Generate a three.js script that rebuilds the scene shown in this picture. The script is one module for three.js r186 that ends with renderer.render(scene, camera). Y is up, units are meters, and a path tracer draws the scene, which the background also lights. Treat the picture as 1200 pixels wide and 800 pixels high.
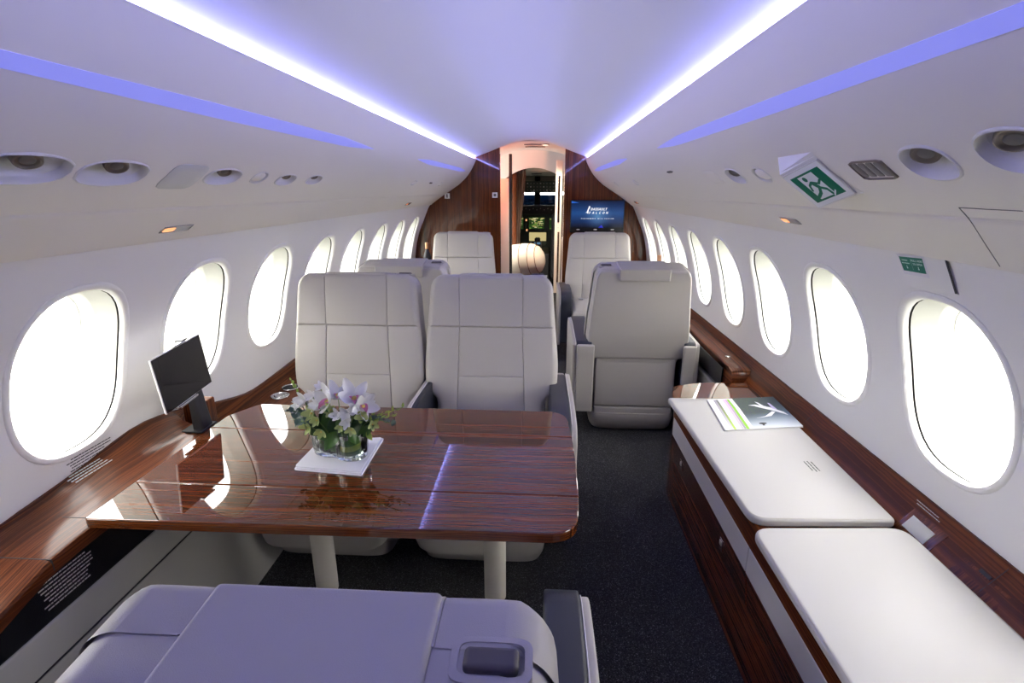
import * as THREE from 'three';
import { RoundedBoxGeometry } from 'three/addons/geometries/RoundedBoxGeometry.js';
import { mergeGeometries, mergeVertices, toCreasedNormals } from 'three/addons/utils/BufferGeometryUtils.js';
import { RectAreaLightUniformsLib } from 'three/addons/lights/RectAreaLightUniformsLib.js';

// ---------------------------------------------------------------- camera, sky, exposure, large lights
const scene = new THREE.Scene();
const FOCAL = 600, EYE = new THREE.Vector3(0, 1.4, 0);
const camera = new THREE.PerspectiveCamera(2 * Math.atan(400 / FOCAL) * 180 / Math.PI, 1.5, 0.02, 600);
camera.position.copy(EYE);
// the cabin's long axis (-z) vanishes at pixel (636, 222)
const dAxis = new THREE.Vector3(36, 178, -FOCAL).normalize();
const uAxis = new THREE.Vector3(0, -dAxis.z, dAxis.y).normalize();
const rAxis = new THREE.Vector3().crossVectors(dAxis, uAxis);
const toWorld = (v) => new THREE.Vector3(rAxis.dot(v), uAxis.dot(v), -dAxis.dot(v));
camera.lookAt(EYE.clone().add(toWorld(new THREE.Vector3(0, 0, -1))));
const ray = (px, py) => toWorld(new THREE.Vector3(px - 600, 400 - py, -FOCAL));
function at(px, py, axis, value) { const d = ray(px, py); return EYE.clone().addScaledVector(d, (value - EYE[axis]) / d[axis]); }

const renderer = new THREE.WebGLRenderer({ antialias: true });
renderer.toneMapping = THREE.LinearToneMapping;
renderer.toneMappingExposure = 1.32;
renderer.shadowMap.enabled = true;
RectAreaLightUniformsLib.init();

const SKY = 10;
scene.background = new THREE.Color().setRGB(1.0, 0.975, 0.93);
scene.backgroundIntensity = SKY;

const XC = -0.124, Z_FRONT = -5.3, Z_BACK = 1.35;
const LED = new THREE.Color().setRGB(0.28, 0.30, 1.0);
function stripLight(x, y, zc, len, wide, dir, color, intensity) {
  const l = new THREE.RectAreaLight(color, intensity, len, wide);
  l.position.set(x, y, zc);
  // RectAreaLight shines along its -z; its width runs along the cabin
  const f = dir.clone().normalize(), side = new THREE.Vector3(0, 0, 1), up = new THREE.Vector3().crossVectors(f.clone().negate(), side).normalize();
  l.quaternion.setFromRotationMatrix(new THREE.Matrix4().makeBasis(side, up, f.clone().negate()));
  scene.add(l);
  return l;
}
const COVE_LEN = Z_BACK - Z_FRONT - 0.06, COVE_MID = (Z_BACK + Z_FRONT) / 2;
for (const s of [-1, 1]) {
  stripLight(XC + s * 0.556, 1.6905, COVE_MID, COVE_LEN, 0.010, new THREE.Vector3(-s * 0.62, 0.78, 0), LED, 105);
  stripLight(XC + s * 1.018, 1.262, COVE_MID, COVE_LEN, 0.008, new THREE.Vector3(s * 0.35, -0.94, 0), LED, 4);
}

// ---------------------------------------------------------------- helpers
let seed = 20240607;
const rnd = () => { seed = (seed * 1664525 + 1013904223) >>> 0; return seed / 4294967296; };
const V = (x, y, z) => new THREE.Vector3(x, y, z);
const lerp = (a, b, t) => a + (b - a) * t;
const clamp = (x, a = 0, b = 1) => Math.min(b, Math.max(a, x));
const smooth = (t) => { t = clamp(t); return t * t * (3 - 2 * t); };
function pchip(xs, ys) {
  const n = xs.length, h = [], d = [], m = new Array(n).fill(0);
  for (let i = 0; i < n - 1; i++) { h.push(xs[i + 1] - xs[i]); d.push((ys[i + 1] - ys[i]) / h[i]); }
  m[0] = d[0]; m[n - 1] = d[n - 2];
  for (let i = 1; i < n - 1; i++) m[i] = d[i - 1] * d[i] <= 0 ? 0 : (3 * (h[i - 1] + h[i])) / ((2 * h[i] + h[i - 1]) / d[i - 1] + (h[i] + 2 * h[i - 1]) / d[i]);
  return (x) => {
    if (x <= xs[0]) return ys[0] + m[0] * (x - xs[0]);
    if (x >= xs[n - 1]) return ys[n - 1] + m[n - 1] * (x - xs[n - 1]);
    let i = 0; while (x > xs[i + 1]) i++;
    const t = (x - xs[i]) / h[i], t2 = t * t, t3 = t2 * t;
    return ys[i] * (2 * t3 - 3 * t2 + 1) + h[i] * m[i] * (t3 - 2 * t2 + t) + ys[i + 1] * (-2 * t3 + 3 * t2) + h[i] * m[i + 1] * (t3 - t2);
  };
}
const used = {};
function numbered(name) { const k = used[name] = (used[name] ?? -1) + 1; return k ? `${name}_${String(k).padStart(3, '0')}` : name; }
function tag(o, label, category, group, kind) {
  o.userData.label = label; o.userData.category = category;
  if (group) o.userData.group = group;
  if (kind) o.userData.kind = kind;
  return o;
}
function mesh(name, geo, mat, parent) {
  const list = Array.isArray(geo) ? geo : [geo];
  const g = list.length > 1 ? mergeGeometries(list.map(prep)) : prep(list[0]);
  const m = new THREE.Mesh(g, mat);
  m.name = parent && parent !== scene ? name : numbered(name);
  m.castShadow = m.receiveShadow = true;
  (parent ?? scene).add(m);
  return m;
}
function prep(g) {
  if (!g.getAttribute('uv')) boxUV(g);
  for (const k of Object.keys(g.attributes)) if (!['position', 'normal', 'uv'].includes(k)) g.deleteAttribute(k);
  return g.index ? g.toNonIndexed() : g;
}
function thing(name, label, category, pos = [0, 0, 0], turn = 0, group, kind) {
  const o = new THREE.Group(); o.name = numbered(name); scene.add(o);
  o.position.set(...pos); o.rotation.y = turn;
  return tag(o, label, category, group, kind);
}
function copy(src, pos, turn, label) {
  const c = src.clone(); c.userData = { ...src.userData }; c.name = numbered(src.name.replace(/_\d{3}$/, '')); scene.add(c);
  if (pos) c.position.set(...pos);
  if (turn !== undefined) c.rotation.y = turn;
  if (label) c.userData.label = label;
  return c;
}
const structure = (o, label, category) => tag(o, label, category, null, 'structure');
// uv in metres by the way each face points; grain: the axis that runs along u
function boxUV(g0, grain = 'x') {
  let g = g0;
  if (g.index) { g = g0.toNonIndexed(); g0.index = null; for (const k of Object.keys(g.attributes)) g0.setAttribute(k, g.attributes[k]); g = g0; }
  const p = g.attributes.position, uv = new Float32Array(p.count * 2), a = V(), b = V(), c = V();
  const ax = { x: 0, y: 1, z: 2 }[grain];
  for (let i = 0; i < p.count; i += 3) {
    a.fromBufferAttribute(p, i); b.fromBufferAttribute(p, i + 1); c.fromBufferAttribute(p, i + 2);
    const n = b.clone().sub(a).cross(c.clone().sub(a)), m = [Math.abs(n.x), Math.abs(n.y), Math.abs(n.z)];
    const k = m[0] > m[1] && m[0] > m[2] ? 0 : m[1] > m[2] ? 1 : 2;
    const rest = [0, 1, 2].filter((q) => q !== k);
    let [pu, pv] = rest; if (pv === ax) [pu, pv] = [pv, pu];
    for (let j = 0; j < 3; j++) { uv[(i + j) * 2] = p.getComponent(i + j, pu); uv[(i + j) * 2 + 1] = p.getComponent(i + j, pv) + (k === 1 ? 0 : 0.37 * k); }
  }
  g.setAttribute('uv', new THREE.BufferAttribute(uv, 2));
  return g;
}
function geo(pos, idx, uv) {
  const g = new THREE.BufferGeometry();
  g.setAttribute('position', new THREE.Float32BufferAttribute(pos, 3));
  if (uv) g.setAttribute('uv', new THREE.Float32BufferAttribute(uv, 2));
  if (idx) g.setIndex(idx);
  g.computeVertexNormals();
  return g;
}
function box(w, h, d, x = 0, y = 0, z = 0, r = 0.004, seg = 2) {
  const g = r > 0 ? new RoundedBoxGeometry(w, h, d, seg, Math.min(r, w / 2.01, h / 2.01, d / 2.01)) : new THREE.BoxGeometry(w, h, d);
  g.deleteAttribute('uv'); return g.translate(x, y, z);
}
function span(x0, x1, y0, y1, z0, z1, r = 0.004, seg = 2) { return box(x1 - x0, y1 - y0, z1 - z0, (x0 + x1) / 2, (y0 + y1) / 2, (z0 + z1) / 2, r, seg); }
function cyl(r0, r1, h, x = 0, y = 0, z = 0, n = 24) { return new THREE.CylinderGeometry(r1, r0, h, n).translate(x, y, z); }
function lathe(pts, n = 32) { return new THREE.LatheGeometry(pts.map(([r, y]) => new THREE.Vector2(r, y)), n); }
function tube(pts, r, n = 24, k = 8, closed = false) { return new THREE.TubeGeometry(new THREE.CatmullRomCurve3(pts, closed), n, r, k, closed); }
// a skin over a row of rings with the same number of points each
function loft(rings, { closed = true, caps = true, crease = 0.7 } = {}) {
  const n = rings[0].length, pos = [], idx = [];
  rings.forEach((r) => r.forEach((p) => pos.push(p.x, p.y, p.z)));
  const m = closed ? n : n - 1;
  for (let i = 0; i + 1 < rings.length; i++) for (let j = 0; j < m; j++) {
    const a = i * n + j, b = i * n + (j + 1) % n; idx.push(a, b, a + n, b, b + n, a + n);
  }
  if (caps && closed) for (const [row, flip] of [[0, 1], [rings.length - 1, 0]]) {
    const c = rings[row].reduce((s, p) => s.add(p), V()).divideScalar(n), k = pos.length / 3; pos.push(c.x, c.y, c.z);
    for (let j = 0; j < n; j++) { const a = row * n + j, b = row * n + (j + 1) % n; flip ? idx.push(k, b, a) : idx.push(k, a, b); }
  }
  let g = geo(pos, idx);
  if (crease) g = toCreasedNormals(g, crease);
  return g;
}
function superRing(hx, hz, y, n = 4, count = 40, cx = 0, cz = 0) {
  const out = [];
  for (let i = 0; i < count; i++) {
    const t = i / count * 2 * Math.PI, c = Math.cos(t), s = Math.sin(t);
    out.push(V(cx + hx * Math.sign(c) * Math.abs(c) ** (2 / n), y, cz + hz * Math.sign(s) * Math.abs(s) ** (2 / n)));
  }
  return out.reverse();
}
// cushion panel: height field over an outline uL(v)..uR(v), v0..v1, with rolled edges and a soft bulge, facing +z
function padGeo(uL, uR, v0, v1, d, { r = 0.016, rl = r, rr = r, rb = r, rt = r, bulge = 0.006, nu = 9, nv = 9, skirt = 0 } = {}) {
  const L = typeof uL === 'function' ? uL : () => uL, R = typeof uR === 'function' ? uR : () => uR;
  const E = [0, 0, 0.06, 0.2, 0.45, 0.75, 1], H = v1 - v0;
  const rows = [...E.map((e) => e * rb)];
  for (let i = 1; i < nv; i++) rows.push(lerp(rb, H - rt, i / nv));
  for (const e of [...E].reverse()) rows.push(H - e * rt);
  const cols = E.length * 2 + nu - 1, pos = [], idx = [];
  const roll = (q, e) => -e + e * Math.sqrt(Math.max(0, 1 - (1 - clamp(q / e)) ** 2));
  rows.forEach((dv, i) => {
    const v = v0 + dv, a = L(v), b = R(v), w = b - a, skirtV = i === 0 || i === rows.length - 1;
    for (let j = 0; j < cols; j++) {
      let du; if (j < E.length) du = E[j] * rl; else if (j >= cols - E.length) du = w - E[cols - 1 - j] * rr; else du = lerp(rl, w - rr, (j - E.length + 1) / nu);
      const s = du / w, t = dv / H;
      let z = d + Math.min(roll(dv, rb), roll(H - dv, rt), roll(du, rl), roll(w - du, rr)) + bulge * 4 * s * (1 - s) * 4 * t * (1 - t);
      if (skirtV || j === 0 || j === cols - 1) z = skirt;
      pos.push(a + du, v, z);
    }
  });
  for (let i = 0; i + 1 < rows.length; i++) for (let j = 0; j + 1 < cols; j++) { const a = i * cols + j; idx.push(a, a + 1, a + cols, a + 1, a + cols + 1, a + cols); }
  return geo(pos, idx);
}
const shapeOf = (pts) => { const s = new THREE.Shape(); pts.forEach(([x, y], i) => i ? s.lineTo(x, y) : s.moveTo(x, y)); s.closePath(); return s; };
// plan outline [x, z] extruded upwards from y0 to y1 with rounded edges
function slab(pts, y0, y1, bevel = 0.004, seg = 3, grain = 'x') {
  const g = new THREE.ExtrudeGeometry(shapeOf(pts.map(([x, z]) => [x, -z])), { depth: y1 - y0 - 2 * bevel, bevelEnabled: bevel > 0, bevelSize: bevel, bevelOffset: -bevel, bevelThickness: bevel, bevelSegments: seg, curveSegments: 12 });
  g.rotateX(-Math.PI / 2).translate(0, y0 + bevel, 0);
  return boxUV(toCreasedNormals(g, 0.03), grain); // flat faces: the broad top must mirror as a plane
}
function roundedPoly(pts, radii, n = 8) {
  const out = [];
  pts.forEach((p, i) => {
    const r = radii[i]; if (!r) { out.push(p); return; }
    const a = pts[(i + pts.length - 1) % pts.length], b = pts[(i + 1) % pts.length];
    const ua = [a[0] - p[0], a[1] - p[1]], ub = [b[0] - p[0], b[1] - p[1]], la = Math.hypot(...ua), lb = Math.hypot(...ub);
    const A = [p[0] + ua[0] / la * r, p[1] + ua[1] / la * r], B = [p[0] + ub[0] / lb * r, p[1] + ub[1] / lb * r];
    for (let k = 0; k <= n; k++) { const t = k / n; out.push([(1 - t) ** 2 * A[0] + 2 * t * (1 - t) * p[0] + t * t * B[0], (1 - t) ** 2 * A[1] + 2 * t * (1 - t) * p[1] + t * t * B[1]]); }
  });
  return out;
}

// ---------------------------------------------------------------- textures and materials
function dataTex(n, fn, srgb, w = n) {
  const a = new Uint8Array(w * n * 4);
  for (let y = 0; y < n; y++) for (let x = 0; x < w; x++) { const c = fn(x / w, y / n), k = (y * w + x) * 4; a[k] = clamp(c[0], 0, 255); a[k + 1] = clamp(c[1], 0, 255); a[k + 2] = clamp(c[2], 0, 255); a[k + 3] = 255; }
  const t = new THREE.DataTexture(a, w, n); t.wrapS = t.wrapT = THREE.RepeatWrapping; t.magFilter = THREE.LinearFilter; t.minFilter = THREE.LinearMipmapLinearFilter; t.generateMipmaps = true;
  if (srgb) t.colorSpace = THREE.SRGBColorSpace; t.needsUpdate = true; return t;
}
function noise2(per) { // tileable value noise with per cells a side
  const g = new Float32Array(per * per).map(() => rnd());
  return (u, v, pv = per) => {
    const x = u * per, y = v * pv, xi = Math.floor(x), yi = Math.floor(y), fx = smooth(x - xi), fy = smooth(y - yi);
    const q = (i, j) => g[(((j % pv) + pv) % pv % per) * per + ((i % per) + per) % per];
    return lerp(lerp(q(xi, yi), q(xi + 1, yi), fx), lerp(q(xi, yi + 1), q(xi + 1, yi + 1), fx), fy);
  };
}
function lines1(per) { const g = new Float32Array(per).map(() => rnd()); return (v) => { const y = v * per, i = Math.floor(y), f = smooth(y - i); return lerp(g[((i % per) + per) % per], g[((i + 1) % per + per) % per], f); }; }
const nA = noise2(8), nB = noise2(32), nC = noise2(128);
const lA = lines1(14), lB = lines1(48), lC = lines1(150), lD = lines1(400);
const woodTex = dataTex(1024, (u, v) => {
  const warp = (nA(u, v) - 0.5) * 0.018 + (nB(u, v * 0.25) - 0.5) * 0.003, w = v + warp;
  let t = 0.08 * lA(w) + 0.20 * lB(w) + 0.38 * lC(w) + 0.34 * lD(w);
  t += (nC(u * 0.25, v) - 0.5) * 0.10 + (nB(u, v) - 0.5) * 0.06;
  const pore = lD(w + 0.31) > 0.80 && nC(u * 0.25, v) > 0.45 ? -0.16 : 0;
  t = clamp((t - 0.32) / 0.38) + pore;
  const c = t < 0.5 ? [0, 1, 2].map((i) => lerp([82, 42, 20][i], [108, 59, 30][i], t * 2)) : [0, 1, 2].map((i) => lerp([108, 59, 30][i], [136, 80, 43][i], t * 2 - 1));
  return c;
}, true);
woodTex.repeat.set(1 / 1.1, 1 / 0.5);
const leatherBump = (() => {
  const P = []; for (let i = 0; i < 900; i++) P.push([rnd(), rnd()]);
  const G = 24, cell = Array.from({ length: G * G }, () => []); P.forEach((p) => cell[Math.floor(p[1] * G) * G + Math.floor(p[0] * G)].push(p));
  return dataTex(256, (u, v) => {
    let a = 9, b = 9; const cx = Math.floor(u * G), cy = Math.floor(v * G);
    for (let j = -1; j <= 1; j++) for (let i = -1; i <= 1; i++) for (const p of cell[((cy + j + G) % G) * G + (cx + i + G) % G]) {
      let dx = Math.abs(p[0] - u), dy = Math.abs(p[1] - v); dx = Math.min(dx, 1 - dx); dy = Math.min(dy, 1 - dy); const d = Math.hypot(dx, dy); if (d < a) { b = a; a = d; } else if (d < b) b = d;
    }
    const e = 255 * clamp((b - a) * 60); return [e, e, e];
  }, false);
})();
leatherBump.repeat.set(26, 26);
const carpetTex = dataTex(512, (u, v) => { const k = rnd(), b = 20 + 40 * k + (rnd() > 0.86 ? 90 * rnd() : 0) + 10 * (nA(u, v) - 0.5); return [b, b, b * 1.04]; }, true);
carpetTex.repeat.set(0.9, 0.9);
const carpetBump = dataTex(256, () => { const k = 255 * rnd(); return [k, k, k]; }, false); carpetBump.repeat.set(4, 4);
const concreteTex = dataTex(256, (u, v) => { const b = 165 + 30 * (nA(u, v) - 0.5) + 22 * (nB(u, v) - 0.5) + 10 * rnd(); return [b, b, b * 0.97]; }, true); concreteTex.repeat.set(0.1, 0.1);

const lin = (r, g, b) => new THREE.Color().setRGB(r, g, b);
const std = (o) => new THREE.MeshStandardMaterial(o), phys = (o) => new THREE.MeshPhysicalMaterial(o);
const wood = (tint, gloss = 0.05, rough = 0.4) => phys({ map: woodTex, color: tint, roughness: rough, specularIntensity: 0.15, clearcoat: 1, clearcoatRoughness: gloss, side: THREE.DoubleSide });
const WOOD_TINT = lin(0.68, 0.58, 0.46); // one veneer for the whole cabin
const M = {
  white: std({ color: lin(0.72, 0.71, 0.70), roughness: 0.55, side: THREE.DoubleSide }),
  wall: std({ color: lin(0.76, 0.755, 0.74), roughness: 0.5, side: THREE.DoubleSide }),
  panel: std({ color: lin(0.70, 0.67, 0.625), roughness: 0.6, side: THREE.DoubleSide }),
  ceiling: std({ color: lin(0.74, 0.74, 0.74), roughness: 0.7, side: THREE.DoubleSide }),
  hull: std({ color: lin(0.75, 0.75, 0.75), roughness: 0.4, side: THREE.DoubleSide }),
  bezel: std({ color: lin(0.82, 0.82, 0.80), roughness: 0.35, side: THREE.DoubleSide }),
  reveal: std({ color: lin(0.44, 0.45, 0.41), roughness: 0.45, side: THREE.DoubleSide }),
  rubber: std({ color: lin(0.035, 0.035, 0.035), roughness: 0.8, side: THREE.DoubleSide }),
  pane: phys({ color: 0xffffff, transmission: 1, roughness: 0, thickness: 0, ior: 1.45 }),
  leather: phys({ color: lin(0.44, 0.415, 0.38), roughness: 0.48, bumpMap: leatherBump, bumpScale: 0.0001, side: THREE.DoubleSide }),
  leatherDark: phys({ color: lin(0.022, 0.025, 0.036), roughness: 0.42, bumpMap: leatherBump, bumpScale: 0.0001, side: THREE.DoubleSide }),
  padWhite: phys({ color: lin(0.50, 0.49, 0.47), roughness: 0.45, bumpMap: leatherBump, bumpScale: 0.0001, side: THREE.DoubleSide }),
  grayPanel: std({ color: lin(0.40, 0.39, 0.355), roughness: 0.6, side: THREE.DoubleSide }),
  carpet: std({ map: carpetTex, bumpMap: carpetBump, bumpScale: 0.004, roughness: 1, color: lin(1.3, 1.3, 1.3) }),
  woodTable: phys({ map: woodTex, color: WOOD_TINT, roughness: 0.03, specularIntensity: 0.4, clearcoat: 1, clearcoatRoughness: 0, side: THREE.DoubleSide }),
  woodLedge: phys({ map: woodTex, color: WOOD_TINT, roughness: 0.55, specularIntensity: 0.15, clearcoat: 0.4, clearcoatRoughness: 0.2, side: THREE.DoubleSide }),
  woodBulk: wood(WOOD_TINT, 0.03, 0.4),
  woodFront: wood(WOOD_TINT, 0.12, 0.5),
  black: std({ color: lin(0.008, 0.008, 0.009), roughness: 0.25 }),
  blackMatte: std({ color: lin(0.012, 0.012, 0.014), roughness: 0.6 }),
  chrome: std({ color: lin(0.75, 0.75, 0.76), metalness: 1, roughness: 0.12 }),
  steel: std({ color: lin(0.5, 0.5, 0.5), metalness: 1, roughness: 0.35 }),
  bronze: std({ color: lin(0.22, 0.19, 0.16), metalness: 0.7, roughness: 0.4 }),
  ivory: std({ color: lin(0.55, 0.52, 0.46), roughness: 0.4 }),
  led: std({ color: 0x000000, emissive: LED, emissiveIntensity: 9 }),
  ledDim: std({ color: 0x000000, emissive: LED, emissiveIntensity: 2 }),
  latch: phys({ color: lin(0.09, 0.08, 0.08), roughness: 0.5, side: THREE.DoubleSide }),
  plate: std({ color: lin(0.50, 0.50, 0.48), roughness: 0.5, side: THREE.DoubleSide }),
  steelDark: std({ color: lin(0.20, 0.19, 0.18), metalness: 0.4, roughness: 0.45, side: THREE.DoubleSide }),
  screenBlack: std({ color: lin(0.012, 0.011, 0.011), roughness: 0.06 }),
  linen: std({ color: lin(0.75, 0.75, 0.78), roughness: 0.9 }),
  glass: phys({ color: 0xffffff, transmission: 1, roughness: 0, thickness: 0.004, ior: 1.5, attenuationColor: lin(0.75, 0.9, 0.85), attenuationDistance: 0.12 }),
  water: phys({ color: 0xffffff, transmission: 1, roughness: 0, thickness: 0.05, ior: 1.33 }),
  leafDark: std({ color: lin(0.022, 0.075, 0.016), roughness: 0.38, side: THREE.DoubleSide }),
  leafMid: std({ color: lin(0.06, 0.16, 0.025), roughness: 0.4, side: THREE.DoubleSide }),
  leafLime: std({ color: lin(0.30, 0.42, 0.06), roughness: 0.5, side: THREE.DoubleSide }),
  eucalyptus: std({ color: lin(0.085, 0.15, 0.115), roughness: 0.6, side: THREE.DoubleSide }),
  stem: std({ color: lin(0.12, 0.2, 0.05), roughness: 0.6 }),
  petal: phys({ color: lin(0.82, 0.82, 0.80), roughness: 0.7, transmission: 0.15, thickness: 0, side: THREE.DoubleSide }),
  petalLime: phys({ color: lin(0.50, 0.58, 0.22), roughness: 0.7, transmission: 0.15, thickness: 0, side: THREE.DoubleSide }),
  petalYellow: std({ color: lin(0.65, 0.5, 0.12), roughness: 0.6 }),
  lip: std({ color: lin(0.62, 0.22, 0.40), roughness: 0.6, side: THREE.DoubleSide }),
  paper: std({ color: lin(0.78, 0.78, 0.78), roughness: 0.6 }),
  foil: std({ color: lin(0.6, 0.32, 0.16), roughness: 0.35, metalness: 0.4 }),
  warm: std({ color: 0x000000, emissive: lin(1, 0.5, 0.25), emissiveIntensity: 4 }),  // glow of the added vestibule strip lamp
  creamLacquer: std({ color: lin(0.8, 0.76, 0.66), roughness: 0.4 }),
  downlight: std({ color: 0x000000, emissive: lin(1, 0.88, 0.70), emissiveIntensity: 3 }),  // lens glow of the added vestibule ceiling spot
  mirror: std({ color: lin(0.6, 0.55, 0.5), metalness: 1, roughness: 0.06 }),
  curtain: std({ color: lin(0.24, 0.15, 0.11), roughness: 0.9, side: THREE.DoubleSide }),
  cream: std({ color: lin(0.78, 0.70, 0.58), roughness: 0.7 }),
  brown: std({ color: lin(0.22, 0.10, 0.05), roughness: 0.7 }),
  cockpit: std({ color: lin(0.035, 0.055, 0.042), roughness: 0.5 }),
  cockpitCeil: std({ color: lin(0.35, 0.34, 0.28), roughness: 0.7 }),
  tintPane: phys({ color: lin(0.006, 0.022, 0.045), transmission: 1, roughness: 0.05, thickness: 0 }),
  concrete: std({ map: concreteTex, roughness: 0.95 }),
  bark: std({ color: lin(0.2, 0.15, 0.1), roughness: 0.9 }),
  treeLeaf: std({ color: lin(0.16, 0.24, 0.08), roughness: 0.9 }),
  band: std({ color: lin(0.2, 0.2, 0.25), emissive: lin(0.21, 0.235, 0.9), emissiveIntensity: 0.56, roughness: 0.4 }),
  amber: std({ color: lin(0.3, 0.1, 0.03), emissive: lin(1.0, 0.45, 0.2), emissiveIntensity: 1.0 }),
  smoke: std({ color: lin(0.16, 0.155, 0.16), roughness: 0.25 }),
  plastic: std({ color: lin(0.62, 0.61, 0.60), roughness: 0.4 }),
  stitch: std({ color: lin(0.85, 0.84, 0.82), roughness: 0.7 }),
  inkWhite: std({ color: lin(0.48, 0.46, 0.43), roughness: 0.6 }),
  inkBlack: std({ color: lin(0.03, 0.03, 0.03), roughness: 0.6 }),
};
function canvasTex(w, h, draw) {
  const c = document.createElement('canvas'); c.width = w; c.height = h; draw(c.getContext('2d'), w, h);
  const t = new THREE.CanvasTexture(c); t.colorSpace = THREE.SRGBColorSpace; return t;
}
// flat printed quad a-b-c-d (top-left, top-right, bottom-right, bottom-left)
function quad(a, b, c, d) { return geo([...a.toArray(), ...b.toArray(), ...c.toArray(), ...d.toArray()], [0, 2, 1, 0, 3, 2], [0, 1, 1, 1, 1, 0, 0, 0]); }

// ---------------------------------------------------------------- cabin cross-section (half width against height, about XC)
const wallHalf = pchip([-0.2, 0.2, 0.45, 0.6, 0.72, 0.85, 0.965, 1.03, 1.12, 1.22, 1.30], [1.11, 1.175, 1.197, 1.20, 1.19, 1.17, 1.14, 1.115, 1.075, 1.03, 0.99]);
const panelHalf = pchip([1.254, 1.33, 1.352, 1.395, 1.456, 1.54, 1.60, 1.682], [1.0, 0.892, 0.86, 0.785, 0.70, 0.615, 0.575, 0.533]);
const ceilY = pchip([-0.6, -0.533, -0.40, -0.28, -0.14, 0, 0.14, 0.28, 0.40, 0.533, 0.6], [1.676, 1.706, 1.755, 1.800, 1.846, 1.862, 1.846, 1.800, 1.755, 1.706, 1.676]);
function hitSurface(px, py, side, half) {
  const d = ray(px, py); let lo = 0, hi = 0.1;
  const f = (t) => side * (d.x * t - XC) - half(1.4 + d.y * t);
  while (f(hi) < 0 && hi < 1) hi *= 1.5;
  for (let i = 0; i < 50; i++) { const m = (lo + hi) / 2; f(m) < 0 ? lo = m : hi = m; }
  return EYE.clone().addScaledVector(d, lo);
}
const onPanel = (px, py, s) => hitSurface(px, py, s, panelHalf), onWall = (px, py, s) => hitSurface(px, py, s, wallHalf);
const wallPoint = (s, z, y, out = 0) => V(XC + s * (wallHalf(y) + out), y, z);
const panelNormal = (s, y) => { const k = (panelHalf(y + 0.004) - panelHalf(y - 0.004)) / 0.008; return V(-s, k, 0).normalize(); }; // towards the cabin
const panelPoint = (s, z, y, out = 0) => V(XC + s * panelHalf(y), y, z).addScaledVector(panelNormal(s, y), -out);

// a sheet over (z, y) with rounded holes; one tile of rings for each hole
function holedSheet(surf, z0, z1, y0, y1, holes, flip) {
  const pos = [], idx = [], hs = [...holes].sort((p, q) => p.z - q.z);
  hs.forEach((h, k) => {
    const za = k ? (hs[k - 1].z + h.z) / 2 : z0, zb = k < hs.length - 1 ? (hs[k + 1].z + h.z) / 2 : z1;
    const th = []; for (let i = 0; i < 56; i++) th.push(i / 56 * 2 * Math.PI);
    for (const [cz, cy] of [[za, y0], [za, y1], [zb, y0], [zb, y1]]) th.push((Math.atan2(cy - h.y, cz - h.z) + 2 * Math.PI) % (2 * Math.PI));
    th.sort((p, q) => p - q);
    const R = 10, b0 = pos.length / 3;
    for (let r = 0; r <= R; r++) for (const t of th) {
      const c = Math.cos(t), s = Math.sin(t), hr = 1 / (Math.abs(c / h.a) ** h.n + Math.abs(s / h.b) ** h.n) ** (1 / h.n);
      const tz = c > 1e-9 ? (zb - h.z) / c : c < -1e-9 ? (za - h.z) / c : 1e9, ty = s > 1e-9 ? (y1 - h.y) / s : s < -1e-9 ? (y0 - h.y) / s : 1e9;
      const q = lerp(hr, Math.min(tz, ty), (r / R) ** 1.3), p = surf(h.z + c * q, h.y + s * q); pos.push(p.x, p.y, p.z);
    }
    const n = th.length;
    for (let r = 0; r < R; r++) for (let j = 0; j < n; j++) { const a = b0 + r * n + j, b = b0 + r * n + (j + 1) % n; flip ? idx.push(a, b, a + n, b, b + n, a + n) : idx.push(a, a + n, b, b, a + n, b + n); }
  });
  return geo(pos, idx);
}
// rings that follow a hole's outline: profile of [scale of the outline, depth away from the cabin]
function ringSkin(point, h, profile, n = 56) {
  const rings = profile.map(([k, d]) => { const o = []; for (let i = 0; i < n; i++) { const t = i / n * 2 * Math.PI, c = Math.cos(t), s = Math.sin(t), hr = 1 / (Math.abs(c / h.a) ** h.n + Math.abs(s / h.b) ** h.n) ** (1 / h.n); o.push(point(h.z + c * (hr + k), h.y + s * (hr + k), d)); } return o; });
  return loft(rings, { caps: false, crease: 0.9 });
}
function sheetAlong(profile, zs, crease = 0.5, grain = 'z') { // profile(z) -> [[x, y], ...]
  return boxUV(loft(zs.map((z) => profile(z).map(([x, y]) => V(x, y, z))), { closed: false, caps: false, crease }), grain);
}
const range = (a, b, n) => Array.from({ length: n + 1 }, (_, i) => lerp(a, b, i / n));

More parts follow.
